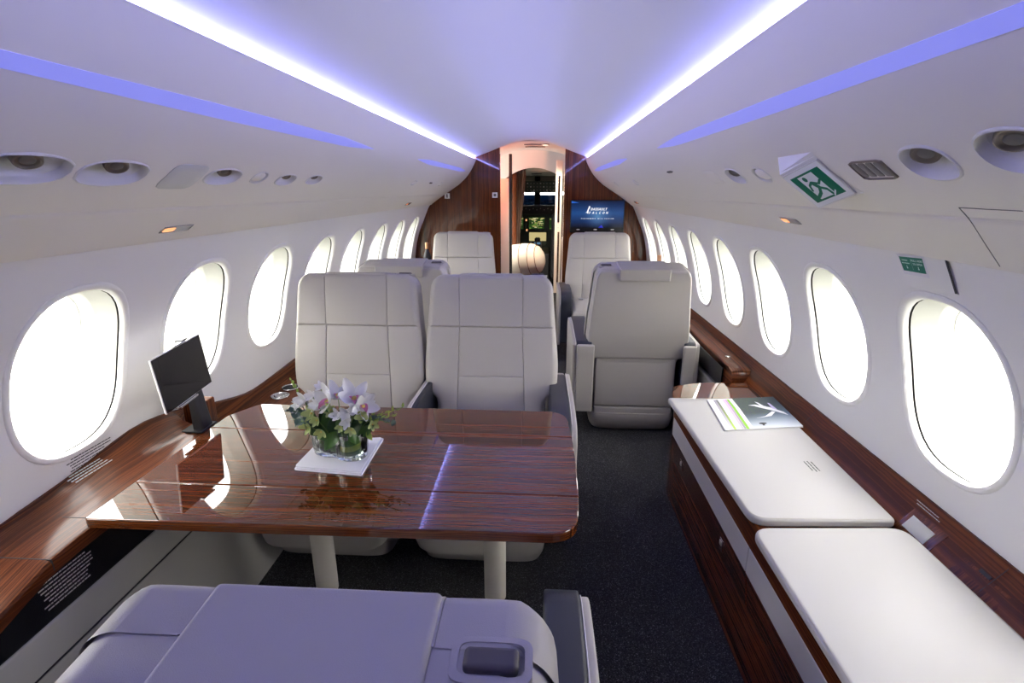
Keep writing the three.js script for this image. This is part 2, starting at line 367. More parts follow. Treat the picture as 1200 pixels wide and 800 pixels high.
// ---------------------------------------------------------------- shell: floor, walls, windows, ceiling
structure(mesh('floor', boxUV(span(-1.45, 1.25, -0.06, 0, -9.3, Z_BACK, 0), 'x'), M.carpet), 'charcoal speckled carpet floor along the aisle', 'floor');
{ // the carpet joint beside the table
  const g = structure(mesh('trim_1', span(0.045, 0.049, 0, 0.0015, -2.1, Z_BACK, 0), M.blackMatte), 'thin black joint in the charcoal carpet beside the table', 'carpet joint');
}
const WIN = { a: 0.182, b: 0.236, n: 2.55, y: 0.917 }, WIN_Z = []; for (let i = -1; i <= 7; i++) WIN_Z.push(-1.25 - 0.527 * i);
const SIDE = { '-1': 'left', 1: 'right' };
for (const s of [-1, 1]) {
  const holes = WIN_Z.map((z) => ({ ...WIN, z }));
  const inner = holedSheet((z, y) => wallPoint(s, z, y), Z_FRONT - 0.02, Z_BACK, 0.40, 1.285, holes, s > 0);
  const outer = holedSheet((z, y) => wallPoint(s, z, y, 0.125), Z_FRONT - 0.02, Z_BACK, 0.40, 1.285, holes.map((h) => ({ ...h, a: h.a - 0.022, b: h.b - 0.022 })), s < 0);
  const low = sheetAlong(() => range(-0.06, 0.40, 6).map((y) => [XC + s * (wallHalf(y) + 0.125), y]), [Z_FRONT - 0.02, Z_BACK]);
  structure(mesh(`wall_${SIDE[s]}`, [inner, outer, low], M.wall), `white curved cabin sidewall with ${s < 0 ? 'the tablet and the table beside it' : 'the credenza below it'}`, 'wall');
}
let windowCount = 0;
for (const s of [-1, 1]) {
  const P = (z, y, d) => wallPoint(s, z, y, d), h = { ...WIN, z: 0 };
  const parts = {
    bezel: ringSkin(P, h, [[0.012, 0.0015], [0.010, -0.003], [0.004, -0.006], [-0.004, -0.0045], [-0.008, 0.002], [-0.009, 0.014]]),
    seal: ringSkin(P, h, [[-0.009, 0.014], [-0.003, 0.015], [-0.003, 0.020], [-0.0085, 0.021]]),
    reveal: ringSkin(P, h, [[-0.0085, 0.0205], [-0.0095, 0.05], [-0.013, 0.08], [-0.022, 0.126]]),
  };
  const ring = []; const n = 56; for (let i = 0; i < n; i++) { const t = i / n * 2 * Math.PI, c = Math.cos(t), q = Math.sin(t), k = 1 / (Math.abs(c / h.a) ** h.n + Math.abs(q / h.b) ** h.n) ** (1 / h.n) - 0.014; ring.push([c * k, h.y + q * k]); }
  const rows = []; for (let r = 0; r <= 5; r++) rows.push(ring.map(([z, y]) => P(z * r / 5, h.y + (y - h.y) * r / 5, 0.088)));
  parts.pane = loft(rows, { caps: false, crease: 0 });
  WIN_Z.forEach((z, i) => {
    const w = new THREE.Group(); w.name = `window_${++windowCount}`; w.position.z = z; scene.add(w);
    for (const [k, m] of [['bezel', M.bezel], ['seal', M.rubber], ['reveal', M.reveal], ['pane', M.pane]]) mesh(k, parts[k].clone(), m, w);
    tag(w, `rounded oval cabin window in the ${s < 0 ? 'wall on the table and tablet side' : 'wall above the credenza side'}`, 'window', s < 0 ? 'windows on the table side' : 'windows on the credenza side', 'structure');
  });
}
{ // ceiling: arched centre panel with its coves, and the outer skin that closes the top
  const xs = range(-0.6, 0.6, 48);
  const arch = sheetAlong(() => [[XC - 0.60, 1.650], ...xs.map((x) => [XC + x, ceilY(x)]), [XC + 0.60, 1.650]], [Z_FRONT - 0.02, -3, -1, Z_BACK], 0.6);
  const skin = sheetAlong(() => range(-1, 1, 24).map((t) => { const a = t * 1.2; return [XC + 1.22 * Math.sin(a) / Math.sin(1.2), 1.28 + 0.72 * (Math.cos(a) - Math.cos(1.2)) / (1 - Math.cos(1.2))]; }), [Z_FRONT - 0.02, Z_BACK], 0.6);
  structure(mesh('ceiling', [arch, skin], M.ceiling), 'arched white ceiling panel washed by blue cove light', 'ceiling');
}
// side panels between the cove and the windows, with round recesses for the lamps
const DISH = { '-1': [], 1: [] };
{
  const L = (px, py, a, b, kind) => { const p = onPanel(px, py, -1); DISH[-1].push({ z: p.z, y: p.y, a, b, n: 2.6, kind }); };
  const R = (px, py, a, b, kind) => { const p = onPanel(px, py, 1); DISH[1].push({ z: p.z, y: p.y, a, b, n: 2.4, kind }); };
  L(28, 198, 0.085, 0.0215, 'lamp'); L(134, 203, 0.083, 0.021, 'lamp'); L(262, 207, 0.072, 0.018, 'lamp'); L(304, 208, 0.036, 0.014, 'lid'); L(335, 210.5, 0.058, 0.015, 'lamp'); L(368, 210.5, 0.056, 0.014, 'lamp');
  R(1193, 177, 0.055, 0.024, 'lamp'); R(1088, 191, 0.050, 0.0225, 'lamp'); R(893, 205, 0.040, 0.017, 'lid'); R(862, 206.5, 0.056, 0.0195, 'lamp');
  for (const s of [-1, 1]) for (const z of [-3.46, -4.36]) DISH[s].push({ z, y: 1.443, a: 0.05, b: 0.014, n: 2.5, kind: 'lid' });
}
for (const s of [-1, 1]) {
  const zs = [Z_FRONT - 0.02, -4, -2.5, -1, Z_BACK];
  const P = (z, y, d = 0) => panelPoint(s, z, y, d);
  const upper = sheetAlong(() => range(1.482, 1.680, 16).map((y) => [XC + s * panelHalf(y), y]), zs, 1);
  const lipTop = sheetAlong(() => [[XC + s * panelHalf(1.680), 1.680], [XC + s * 0.5315, 1.6835], [XC + s * 0.534, 1.686], [XC + s * 0.540, 1.684], [XC + s * 0.546, 1.672], [XC + s * 0.602, 1.652]], zs, 0.8);
  const holes = DISH[s].map(({ z, y, a, b, n }) => ({ z, y, a, b, n }));
  const mid = holedSheet((z, y) => P(z, y), Z_FRONT - 0.02, Z_BACK, 1.355, 1.482, holes, s > 0);
  const lower = sheetAlong(() => [[XC + s * (panelHalf(1.355) + 0.004), 1.358], [XC + s * (panelHalf(1.3525) + 0.002), 1.352], ...range(1.3515, 1.262, 10).map((y) => [XC + s * panelHalf(y), y]), [XC + s * 0.9965, 1.2545], [XC + s * 1.0, 1.2525], [XC + s * 1.004, 1.254], [XC + s * 1.006, 1.262], [XC + s * 1.006, 1.30]], zs, 0.7);
  const o = structure(mesh(`trim_${s < 0 ? 2 : 3}`, [upper, lipTop, mid, lower], M.panel), `off-white sloped overhead panel above the ${s < 0 ? 'table' : 'credenza'} side windows`, 'overhead panel');
}
structure(mesh('wall_back', boxUV(span(-1.45, 1.2, -0.06, 2.02, Z_BACK, Z_BACK + 0.08, 0), 'y'), M.woodBulk), 'wooden aft cabin partition behind the viewpoint', 'wall');

// ---------------------------------------------------------------- forward partitions with the doorway between them
const DOOR = [-0.424, 0.214];
function partition(s) {
  const pts = [], x0 = s < 0 ? DOOR[0] : DOOR[1], h0 = s * (x0 - XC);
  pts.push([x0, 0]); for (const h of range(h0, 0.533, 10)) pts.push([XC + s * h, ceilY(h) + 0.004]);
  for (const y of range(1.675, 1.262, 24)) pts.push([XC + s * (panelHalf(y) + 0.005), y]);
  for (const y of range(1.235, 0.0, 20)) pts.push([XC + s * (wallHalf(y) + 0.004), y]);
  const g = new THREE.ExtrudeGeometry(shapeOf(pts), { depth: 0.052, bevelEnabled: true, bevelSize: 0.004, bevelOffset: -0.004, bevelThickness: 0.004, bevelSegments: 2 });
  return boxUV(toCreasedNormals(g.translate(0, 0, Z_FRONT - 0.056), 0.03), 'y');
}
{
  const wl = new THREE.Group(); wl.name = 'wall_front'; scene.add(wl);
  for (const s of [-1, 1]) mesh('partition_panel', partition(s), M.woodBulk, wl);
  structure(wl, 'glossy dark wood partition with the doorway to the cockpit', 'wall');
}
// ---------------------------------------------------------------- wooden side ledges and lower sidewalls
const ledgeTop = pchip([-5.3, -2.6, -2.16, -1.85, -1.66, -1.46, -1.2, -1.0, -0.8, -0.5, 1.35], [0.535, 0.525, 0.513, 0.57, 0.625, 0.655, 0.622, 0.605, 0.575, 0.55, 0.55]);
const ledgeY = pchip([-5.3, -2.0, -1.72, -1.64, -1.6, -1.0, -0.9, -0.78, -0.6, 1.35], [0.455, 0.452, 0.46, 0.5, 0.592, 0.597, 0.590, 0.552, 0.53, 0.53]);
{
  const zs = [...range(Z_BACK, -0.9, 14), ...range(-0.92, -1.56, 10), ...range(-1.58, -1.76, 9), ...range(-1.8, -2.6, 12), -3.4, -4.3, Z_FRONT];
  const g = sheetAlong((z) => { const t = ledgeTop(z), y = ledgeY(z), w = XC - wallHalf(t), e = z < -1.7 ? -1.135 : -1.104, f = lerp(1, 0.27, smooth((-z - 1.55) / 0.35)); return [[w - 0.006, t + 0.002], [w + 0.010, t + 0.003], [w + 0.016, t - 0.002], [w + 0.016 + 0.034 * f, lerp(t, y, 0.5)], [w + 0.016 + 0.079 * f, lerp(t, y, 0.9)], [w + 0.016 + 0.104 * f, y], [e - 0.012, y], [e - 0.004, y - 0.003], [e, y - 0.010], [e, y - 0.036], [e - 0.012, y - 0.042], [e - 0.02, y - 0.042]]; }, zs, 0.5);
  const t = structure(mesh('trim_4', g, M.woodLedge), 'polished wooden side ledge running under the windows beside the table', 'ledge');
  for (const z of [-0.915, -1.06]) mesh('joint', span(-1.30, -1.1035, ledgeY(z) - 0.03, ledgeY(z) + 0.0006, z - 0.0012, z + 0.0012, 0), M.blackMatte, t);
  const bz = [Z_BACK, ...range(-0.5, -1.60, 24), -1.72];
  const b = structure(mesh('trim_5', loft(bz.map((z) => [[-1.16, 0.448], [-1.112, 0.448], [-1.112, Math.min(0.572, ledgeY(Math.max(z, -1.5)) - 0.03)], [-1.16, Math.min(0.572, ledgeY(Math.max(z, -1.5)) - 0.03)]].map(([x, y]) => V(x, y, z))), { crease: 0.4 }), M.black), 'black recessed panel with white print under the wooden ledge', 'panel');
  const lowProfile = [[-1.16, 0.449], [-1.108, 0.449], [-1.106, 0.445], [-1.101, 0.358], [-1.106, 0.3555], [-1.106, 0.3525], [-1.1005, 0.350], [-1.085, 0.2], [-1.06, 0.08], [-1.026, 0.0]];
  structure(mesh('trim_6', sheetAlong(() => lowProfile, [Z_BACK, -0.5, -1.2, -2.5, Z_FRONT], 0.4), M.grayPanel), 'grey lower sidewall panel under the table side ledge', 'panel');
  mesh('joint', span(-1.1035, -1.1000, 0.3528, 0.3562, -3, Z_BACK, 0), M.blackMatte, scene.children[scene.children.length - 1]);
}
{
  const zs = [...range(Z_BACK, Z_FRONT, 20)];
  const g = sheetAlong(() => { const t = 0.583, w = XC + wallHalf(t); return [[w + 0.006, t + 0.002], [w - 0.008, t + 0.003], [w - 0.012, t], [w - 0.045, 0.545], [w - 0.052, 0.538], [w - 0.080, 0.498], [w - 0.082, 0.40], [w - 0.10, 0.39]]; }, zs, 0.4);
  const t = structure(mesh('trim_7', g, M.woodLedge), 'slanted wooden rail along the wall behind the credenza', 'ledge');
  for (const z of [-1.02, -1.87]) mesh('joint', quad(V(1.0585, 0.5838, z), V(1.0585, 0.5838, z + 0.002), V(0.9945, 0.4985, z + 0.002), V(0.9945, 0.4985, z)), M.blackMatte, t);
  structure(mesh('trim_8', sheetAlong(() => [[1.03, 0.41], [0.985, 0.40], [0.975, 0.2], [0.94, 0.06], [0.93, 0.0]], [Z_BACK, -2, Z_FRONT], 0.4), M.grayPanel), 'grey lower sidewall panel beside the single seats', 'panel');
}

// ---------------------------------------------------------------- seats
const HINGE_Y = 0.40, HINGE_Z = -0.20, TOP_V = 0.655;
const bodyHalf = pchip([-0.12, 0.09, 0.118, 0.15, 0.25, 0.36, 0.43], [0.238, 0.240, 0.252, 0.288, 0.294, 0.287, 0.280]);
const headHalf = (v) => { const b = lerp(0.280, 0.262, clamp((v - 0.43) / 0.22)), r = 0.06, q = v - (TOP_V - r); return q > 0 ? b - (r - Math.sqrt(Math.max(0, r * r - q * q))) : b; };
const outerHalf = (v) => v < 0.432 ? bodyHalf(v) : headHalf(Math.min(v, TOP_V));
const seamHalf = (v) => lerp(0.152, 0.137, clamp(v / 0.43));
function makeSeat(label, group, pos, turn, { tilt = 0.17, armLeft = 0.1, armRight = 0.1, latch = 1, drop = 0, front = 0.34 } = {}) {
  const o = thing('cabin_seat', label, 'seat', pos, turn, group);
  const mat = new THREE.Matrix4().makeTranslation(0, HINGE_Y, HINGE_Z).multiply(new THREE.Matrix4().makeRotationX(-tilt)).multiply(new THREE.Matrix4().makeTranslation(0, -drop, 0));
  const B = (g) => g.applyMatrix4(mat), back = (g) => g.rotateY(Math.PI);
  // pedestal and lower body
  mesh('pedestal', loft([...[[0.235, 0.27, 0.012], [0.245, 0.285, 0.03], [0.255, 0.31, 0.10], [0.25, 0.305, 0.125]].map(([hx, hz, y]) => superRing(hx, (hz + front - 0.07) / 2, y, 8, 48, 0, (front - 0.07 - hz) / 2 - 0.04))]), M.leather, o);
  const body = mesh('seat_body', loft([[0.112, 0.225, 0.285], [0.120, 0.240, 0.305], [0.15, 0.252, 0.322], [0.30, 0.254, 0.326], [0.375, 0.254, 0.324], [0.392, 0.246, 0.314]].map(([y, hx, hz]) => superRing(hx, (hz + front - 0.028) / 2, y, 9, 56, 0, (front - 0.028 - hz) / 2 + 0.012))), M.leather, o);
  mesh('rear_panel', padGeo(-0.232, 0.232, 0.165, 0.47, 0.018, { r: 0.012, bulge: 0.004 }).rotateY(Math.PI).translate(0, 0, -0.315), M.leather, body);
  mesh('rear_skirt', padGeo(-0.228, 0.228, 0.075, 0.162, 0.016, { r: 0.01, bulge: 0.003 }).rotateY(Math.PI).translate(0, 0, -0.315), M.leather, body);
  const cush = mesh('seat_cushion', padGeo(-0.252, 0.252, -front, 0.20, 0.085, { r: 0.035, bulge: 0.016, nu: 12, nv: 12 }).rotateX(-Math.PI / 2).translate(0, 0.375, 0), M.leather, o);
  // back: shell with cushions in front and a cover behind
  const vs = [-0.12, 0.0, 0.09, 0.118, 0.15, 0.2, 0.3, 0.4, 0.5, 0.56, 0.6, 0.62, 0.630, 0.638, 0.645, 0.650, 0.653];
  const backrest = mesh('backrest', loft(vs.map((v) => { const k = v > 0.625 ? Math.sqrt(Math.max(0, 1 - ((v - 0.625) / 0.0285) ** 2)) : 1, hz = 0.066 - 0.016 * (1 - k); return superRing(outerHalf(v) - 0.006 - 0.006 * (1 - k), hz, v, 7, 64, 0, 0.004 - hz).map((p) => p.applyMatrix4(mat)); })), M.leather, o);
  for (const s of [-1, 1]) {
    const a = (v) => s < 0 ? -bodyHalf(v) : seamHalf(v) + 0.001, b = (v) => s < 0 ? -seamHalf(v) - 0.001 : bodyHalf(v);
    mesh('side_bolster', B(padGeo(a, b, -0.10, 0.4285, 0.028, { rl: s < 0 ? 0.024 : 0.004, rr: s < 0 ? 0.004 : 0.024, rb: 0.01, rt: 0.005, bulge: 0.008, nv: 26, skirt: -0.04 })), M.leather, backrest);
  }
  mesh('lumbar_panel', B(padGeo((v) => -seamHalf(v), seamHalf, -0.10, 0.209, 0.026, { r: 0.004, rt: 0.003, bulge: 0.006 })), M.leather, backrest);
  mesh('upper_panel', B(padGeo((v) => -seamHalf(v), seamHalf, 0.2095, 0.4285, 0.026, { r: 0.004, rb: 0.003, rt: 0.005, bulge: 0.004 })), M.leather, backrest);
  const head = mesh('headrest', B(padGeo((v) => -seamHalf(v), seamHalf, 0.429, 0.656, 0.032, { r: 0.003, rb: 0.007, rt: 0.022, bulge: 0.006, skirt: -0.045 })), M.leather, o);
  for (const s of [-1, 1]) {
    const a = (v) => s < 0 ? -headHalf(v) : seamHalf(v) + 0.001, b = (v) => s < 0 ? -seamHalf(v) - 0.001 : headHalf(v);
    mesh('headrest_wing', B(padGeo(a, b, 0.429, 0.6545, 0.032, { rl: s < 0 ? 0.026 : 0.003, rr: s < 0 ? 0.003 : 0.026, rb: 0.007, rt: 0.022, bulge: 0.006, nv: 22, skirt: -0.045 })), M.leather, head);
  }
  mesh('back_cover', B(padGeo((v) => -(outerHalf(v) - 0.012), (v) => outerHalf(v) - 0.012, 0.125, 0.642, 0.012, { r: 0.012, bulge: 0.010, nv: 24, skirt: -0.04 }).rotateY(Math.PI).translate(0, 0, -0.124)), M.leather, backrest);
  mesh('top_flap', B(box(0.270, 0.066, 0.182, 0, 0.6275, -0.067, 0.008, 4)), M.leather, backrest);
  const lx = latch * 0.198, recess = mesh('latch_surround', B(loft([superRing(0.042, 0.026, 0.644, 5, 32, lx, -0.055), superRing(0.042, 0.026, 0.655, 5, 32, lx, -0.055), superRing(0.034, 0.019, 0.656, 5, 32, lx, -0.055), superRing(0.033, 0.018, 0.645, 5, 32, lx, -0.055)])), M.leather, backrest);
  mesh('latch', B(box(0.056, 0.016, 0.026, lx, 0.654, -0.057, 0.006, 3)), M.latch, recess);
  for (const s of [-1, 1]) mesh('belt_buckle', box(0.045, 0.014, 0.03, s * 0.16, 0.474, -0.09, 0.004), M.steel, cush);
  // arms: dark pad on top and in front of a leather side panel
  for (const [s, w] of [[1, armLeft], [-1, armRight]]) {
    if (!w) continue;
    const pts = roundedPoly([[-0.40, 0.15], [0.23, 0.15], [0.255, 0.585], [0.06, 0.60], [-0.37, 0.575]], [0.02, 0.04, 0.09, 0.05, 0.03]);
    const arm = new THREE.ExtrudeGeometry(shapeOf(pts), { depth: w - 0.022, bevelEnabled: true, bevelSize: 0.006, bevelOffset: -0.006, bevelThickness: 0.006, bevelSegments: 3 });
    const x0 = 0.258, g = toCreasedNormals(arm, 0.6).rotateY(-Math.PI / 2); // shape x -> z, depth -> -x
    g.translate(s > 0 ? x0 + w - 0.016 : -x0 - 0.006, 0, 0);
    const pad = mesh('armrest', g, M.leatherDark, o);
    const side = roundedPoly([[-0.405, 0.13], [0.215, 0.13], [0.245, 0.575], [0.06, 0.592], [-0.385, 0.572]], [0.02, 0.04, 0.085, 0.05, 0.02]);
    const sg = toCreasedNormals(new THREE.ExtrudeGeometry(shapeOf(side), { depth: 0.012, bevelEnabled: true, bevelSize: 0.005, bevelOffset: -0.005, bevelThickness: 0.005, bevelSegments: 3 }), 0.6).rotateY(-Math.PI / 2);
    sg.translate(s > 0 ? x0 + w + 0.006 : -x0 - w + 0.006, 0, 0);
    mesh('side_panel', sg, M.leather, pad);
    mesh('rear_post', span(s > 0 ? x0 - 0.012 : -x0 - w + 0.012, s > 0 ? x0 + w - 0.012 : -x0 + 0.012, 0.16, 0.565, -0.412, -0.385, 0.01), M.leather, pad);
    mesh('stitching', tube(side.slice(18).map(([z, y]) => V(s * (x0 + w - 0.007), y + 0.003, z)), 0.0013, 60, 5), M.stitch, pad);
  }
  return o;
}
const seatA = makeSeat('light grey leather seat by the window, facing the table with the flowers', null, [-0.808, 0, -1.895], 0, { armLeft: 0, armRight: 0 });
const seatB = makeSeat('light grey leather aisle seat facing the table', null, [-0.215, 0, -1.895], 0, { armLeft: 0.085, armRight: 0.03 });
makeSeat('pale leather seat back in front of the viewpoint, on the near side of the table', null, [-0.242, 0, -0.690], Math.PI, { armLeft: 0, armRight: 0.085, tilt: 0.06, latch: -1, drop: 0.105, front: 0.27 });
makeSeat('window seat beside the near aisle seat, mostly outside the frame', null, [-0.885, 0, -0.63], Math.PI, { armLeft: 0.0, armRight: 0.0, tilt: 0.08, latch: 1, drop: 0.14, front: 0.09 });
makeSeat('single leather seat seen from behind, beyond the credenza', null, [0.552, 0, -3.17], Math.PI, { tilt: 0.13, armLeft: 0.1, armRight: 0.07, drop: 0.04 });
makeSeat('leather seat seen from behind, back to back with the window seat at the table', null, [-0.80, 0, -3.25], Math.PI, { tilt: 0.13, latch: -1, drop: 0.045, armLeft: 0.05 });
makeSeat('light leather seat in front of the wooden partition without a screen', null, [-0.71, 0, -4.38], 0, { tilt: 0.15, drop: 0.015, armRight: 0.05 });
makeSeat('light leather seat below the wall screen', null, [0.512, 0, -4.38], 0, { tilt: 0.15, drop: 0.015, armRight: 0.1, armLeft: 0.06 });

// ---------------------------------------------------------------- folding table
{
  const t = thing('conference_table', 'glossy striped wood folding table on two ivory legs', 'table');
  const Y0 = 0.613, Y1 = 0.64, xl = -1.092, xr = 0.097;
  const zN = -1.0, zS1 = -1.163, zS2 = -1.493, zF = -1.695;
  const bow = (z) => xr + 0.012 * (1 - ((z + 1.34) / 0.36) ** 2);
  const near = roundedPoly([[xl, zN], [bow(zN) - 0.004, zN - 0.008], [bow(zS1), zS1], [xl, zS1]], [0.01, 0.075, 0, 0]);
  const mid = [[xl, zS1 - 0.0016], [bow(zS1), zS1 - 0.0016], [bow(-1.33), -1.33], [bow(zS2), zS2], [xl, zS2]];
  const far = roundedPoly([[xl, zS2 - 0.0016], [bow(zS2), zS2 - 0.0016], [bow(zF) - 0.004, zF + 0.006], [-1.03, zF], [xl, zF + 0.11]], [0, 0, 0.07, 0.02, 0.01]);
  for (const p of [near, mid, far]) mesh('table_leaf', slab(p, Y0, Y1, 0.0035, 4), M.woodTable, t);
  for (const [px, z] of [[380, -1.33], [580, -1.33]]) {
    const p = at(px, 655, 'z', z), l = mesh('leg', lathe([[0, 0.612], [0.034, 0.612], [0.034, 0.16], [0.031, 0.155], [0.029, 0.15], [0.029, 0.04], [0, 0.04]]).translate(p.x, 0, z), M.ivory, t);
    mesh('floor_plate', lathe([[0, 0.042], [0.05, 0.042], [0.055, 0.035], [0.055, 0], [0, 0]]).translate(p.x, 0, z), M.ivory, l);
  }
  mesh('hinge_rail', span(-1.075, 0.03, 0.594, 0.612, -1.36, -1.30, 0.004), M.blackMatte, t);
}
// ---------------------------------------------------------------- credenza with its two leather top pads
{
  const c = thing('credenza', 'long low dark wood credenza with a grey band along the wall', 'credenza');
  const zA = 0.9, zB = -2.13;
  mesh('body', boxUV(span(0.618, 0.975, 0.0, 0.502, zB, zA, 0.004), 'z'), M.woodFront, c);
  mesh('top_rail', boxUV(loft([zA, zB].map((z) => [[0.60, 0.505], [0.60, 0.43], [0.64, 0.43], [0.64, 0.505]].map(([x, y]) => V(x, y, z))), { crease: 0.3 }), 'z'), M.woodLedge, c);
  for (const [a, b] of [[zB + 0.002, -1.262], [-1.258, -0.40], [-0.396, zA]]) mesh('grey_band', span(0.599, 0.62, 0.345, 0.4285, a, b, 0.003), M.plastic, c);
  for (const [a, b] of [[zB + 0.004, -1.262], [-1.256, -0.40], [-0.394, zA - 0.01]]) {
    const d = mesh('door', boxUV(loft([a, b].map((z) => [[0.602, 0.342], [0.64, 0.03], [0.66, 0.03], [0.66, 0.342]].map(([x, y]) => V(x, y, z))), { crease: 0.3 }), 'z'), M.woodFront, c);
    for (const z of a < -2 ? [-1.98, -1.47] : [(a + b) / 2]) { const f = 0.602 + 0.038 * (0.342 - 0.275) / 0.312; const l = mesh('latch_plate', box(0.006, 0.044, 0.026, f - 0.001, 0.275, z, 0.002), M.chrome, d); mesh('latch_button', box(0.006, 0.016, 0.018, f - 0.0035, 0.282, z, 0.002), M.steel, l); }
  }
  const cap = roundedPoly([[0.603, zB + 0.02], [0.603, zB - 0.14], [0.70, zB - 0.23], [1.0, zB - 0.25], [1.0, zB + 0.02]], [0, 0.09, 0.09, 0, 0]);
  mesh('end_shelf', slab(cap, 0.478, 0.505, 0.005, 3, 'z'), M.woodTable, c);
  mesh('end_panel', slab(cap.map(([x, z]) => [lerp(x, 0.85, 0.06), lerp(z, zB, 0.08)]), 0.0, 0.477, 0.003, 2, 'y'), M.woodFront, c);
}
function topPad(label, pts, radii, y0, y1) {
  const p = roundedPoly(pts, radii), o = mesh('leather_pad', slab(p, y0, y1, 0.009, 5), M.padWhite);
  const cx = p.reduce((s, q) => s + q[0], 0) / p.length, cz = p.reduce((s, q) => s + q[1], 0) / p.length;
  mesh('stitching', tube(p.map(([x, z]) => V(lerp(x, cx, 0.024), y1 - 0.0004, lerp(z, cz, 0.012))), 0.0008, 160, 4, true), M.ivory, o);
  return tag(o, label, 'pad', 'white leather pads on the credenza');
}
topPad('white leather top pad under the magazine', [[0.560, -2.105], [0.566, -2.0], [0.590, -1.245], [0.985, -1.262], [1.0, -2.105]], [0.012, 0.1, 0.05, 0.02, 0.02], 0.506, 0.532);
topPad('white leather top pad without the magazine, on the credenza', [[0.572, -1.212], [0.585, 0.2], [0.985, 0.2], [0.985, -1.236]], [0.05, 0.02, 0.02, 0.05], 0.506, 0.532);

// ---------------------------------------------------------------- cabin lighting fittings
{
  const cuts = range(Z_BACK - 0.03, Z_FRONT + 0.03, 3);
  for (const s of [-1, 1]) for (let i = 0; i < 3; i++) {
    const a = cuts[i + 1] + 0.004, b = cuts[i] - 0.004;
    tag(mesh('led_strip_light', box(0.010, 0.005, b - a, 0, 0, 0, 0.001).rotateZ(-s * 0.67).translate(XC + s * 0.5605, 1.6850, (a + b) / 2), M.led), `blue white led strip in the ceiling cove over the ${s < 0 ? 'table' : 'credenza'} side`, 'led strip', `cove led strips over the ${s < 0 ? 'table' : 'credenza'} side`);
    tag(mesh('led_strip_light', box(0.008, 0.004, b - a, XC + s * 1.016, 1.267, (a + b) / 2, 0.001), M.ledDim), `hidden blue led strip behind the lower edge of the overhead panel, ${s < 0 ? 'table' : 'credenza'} side`, 'led strip', `edge led strips on the ${s < 0 ? 'table' : 'credenza'} side`);
  }
}
function accentLight(s, z0, z1, label) {
  const n = 40, rings = [];
  for (const z of range(z0, z1, n)) {
    const e = Math.min(Math.abs(z - z0), Math.abs(z - z1)), k = Math.max(0.03, Math.min(1, (e / 0.34) ** 0.8));
    const c = z1 < z0 && Math.abs(z - z1) < 0.34 ? 1.5655 : 1.5665, h = 0.0135 * k * lerp(0.72, 1, smooth((-z - 0.6) / 0.7)), ys = [c - h, c - h * 0.5, c, c + h * 0.5, c + h];
    rings.push([...ys.map((y) => panelPoint(s, z, y, -0.0022)), ...ys.reverse().map((y) => panelPoint(s, z, y, 0.001))]);
  }
  tag(mesh('accent_light', loft(rings, { crease: 0.6 }), M.band), label, 'accent light', 'blue violet accent lights');
  const n0 = panelNormal(s, 1.5665), p = panelPoint(s, (z0 + z1) / 2, 1.5665, -0.006);
  stripLight(p.x, p.y, p.z, Math.abs(z1 - z0) - 0.4, 0.02, n0, lin(0.21, 0.235, 0.9), 0.55);
}
accentLight(-1, 1.2, -2.28, 'long tapering blue violet light in the overhead panel on the table side');
accentLight(-1, -3.08, -4.98, 'short tapering blue violet light in the overhead panel, table side, by the partition');
accentLight(1, 1.2, -2.30, 'long tapering blue violet light in the overhead panel on the credenza side');
accentLight(1, -3.08, -4.98, 'short tapering blue violet light in the overhead panel, credenza side, by the partition');

// skin over scaled outlines of a hole in an overhead panel: rows of [scale, depth away from the cabin]
function dish(s, h, rows, n = 48, cap = true) {
  const rings = rows.map(([f, d, grow = 0]) => { const o = []; for (let i = 0; i < n; i++) { const t = i / n * 2 * Math.PI, c = Math.cos(t), q = Math.sin(t), r = 1 / (Math.abs(c / h.a) ** h.n + Math.abs(q / h.b) ** h.n) ** (1 / h.n); o.push(panelPoint(s, h.z + c * (r * f + grow), h.y + q * (r * f + grow * 0.75), d)); } return o; });
  return loft(rings, { caps: false, crease: 0.8 });
}
const where = { '-1': 'table', 1: 'credenza' };
const LAMP_LABELS = { '-1': ['reading light aft of the other recesses, two places aft of the blank cover plate', 'reading light just aft of the blank cover plate in the overhead panel', 'reading light just forward of the blank cover plate in the overhead panel', 'reading light just forward of the closed oval outlet, table side', 'forwardmost recessed reading light of the row above the table'], 1: ['recessed reading light aft of the one beside the slatted grille', 'recessed reading light beside the slatted grille', 'recessed reading light beside the closed outlet forward of the exit sign'] };
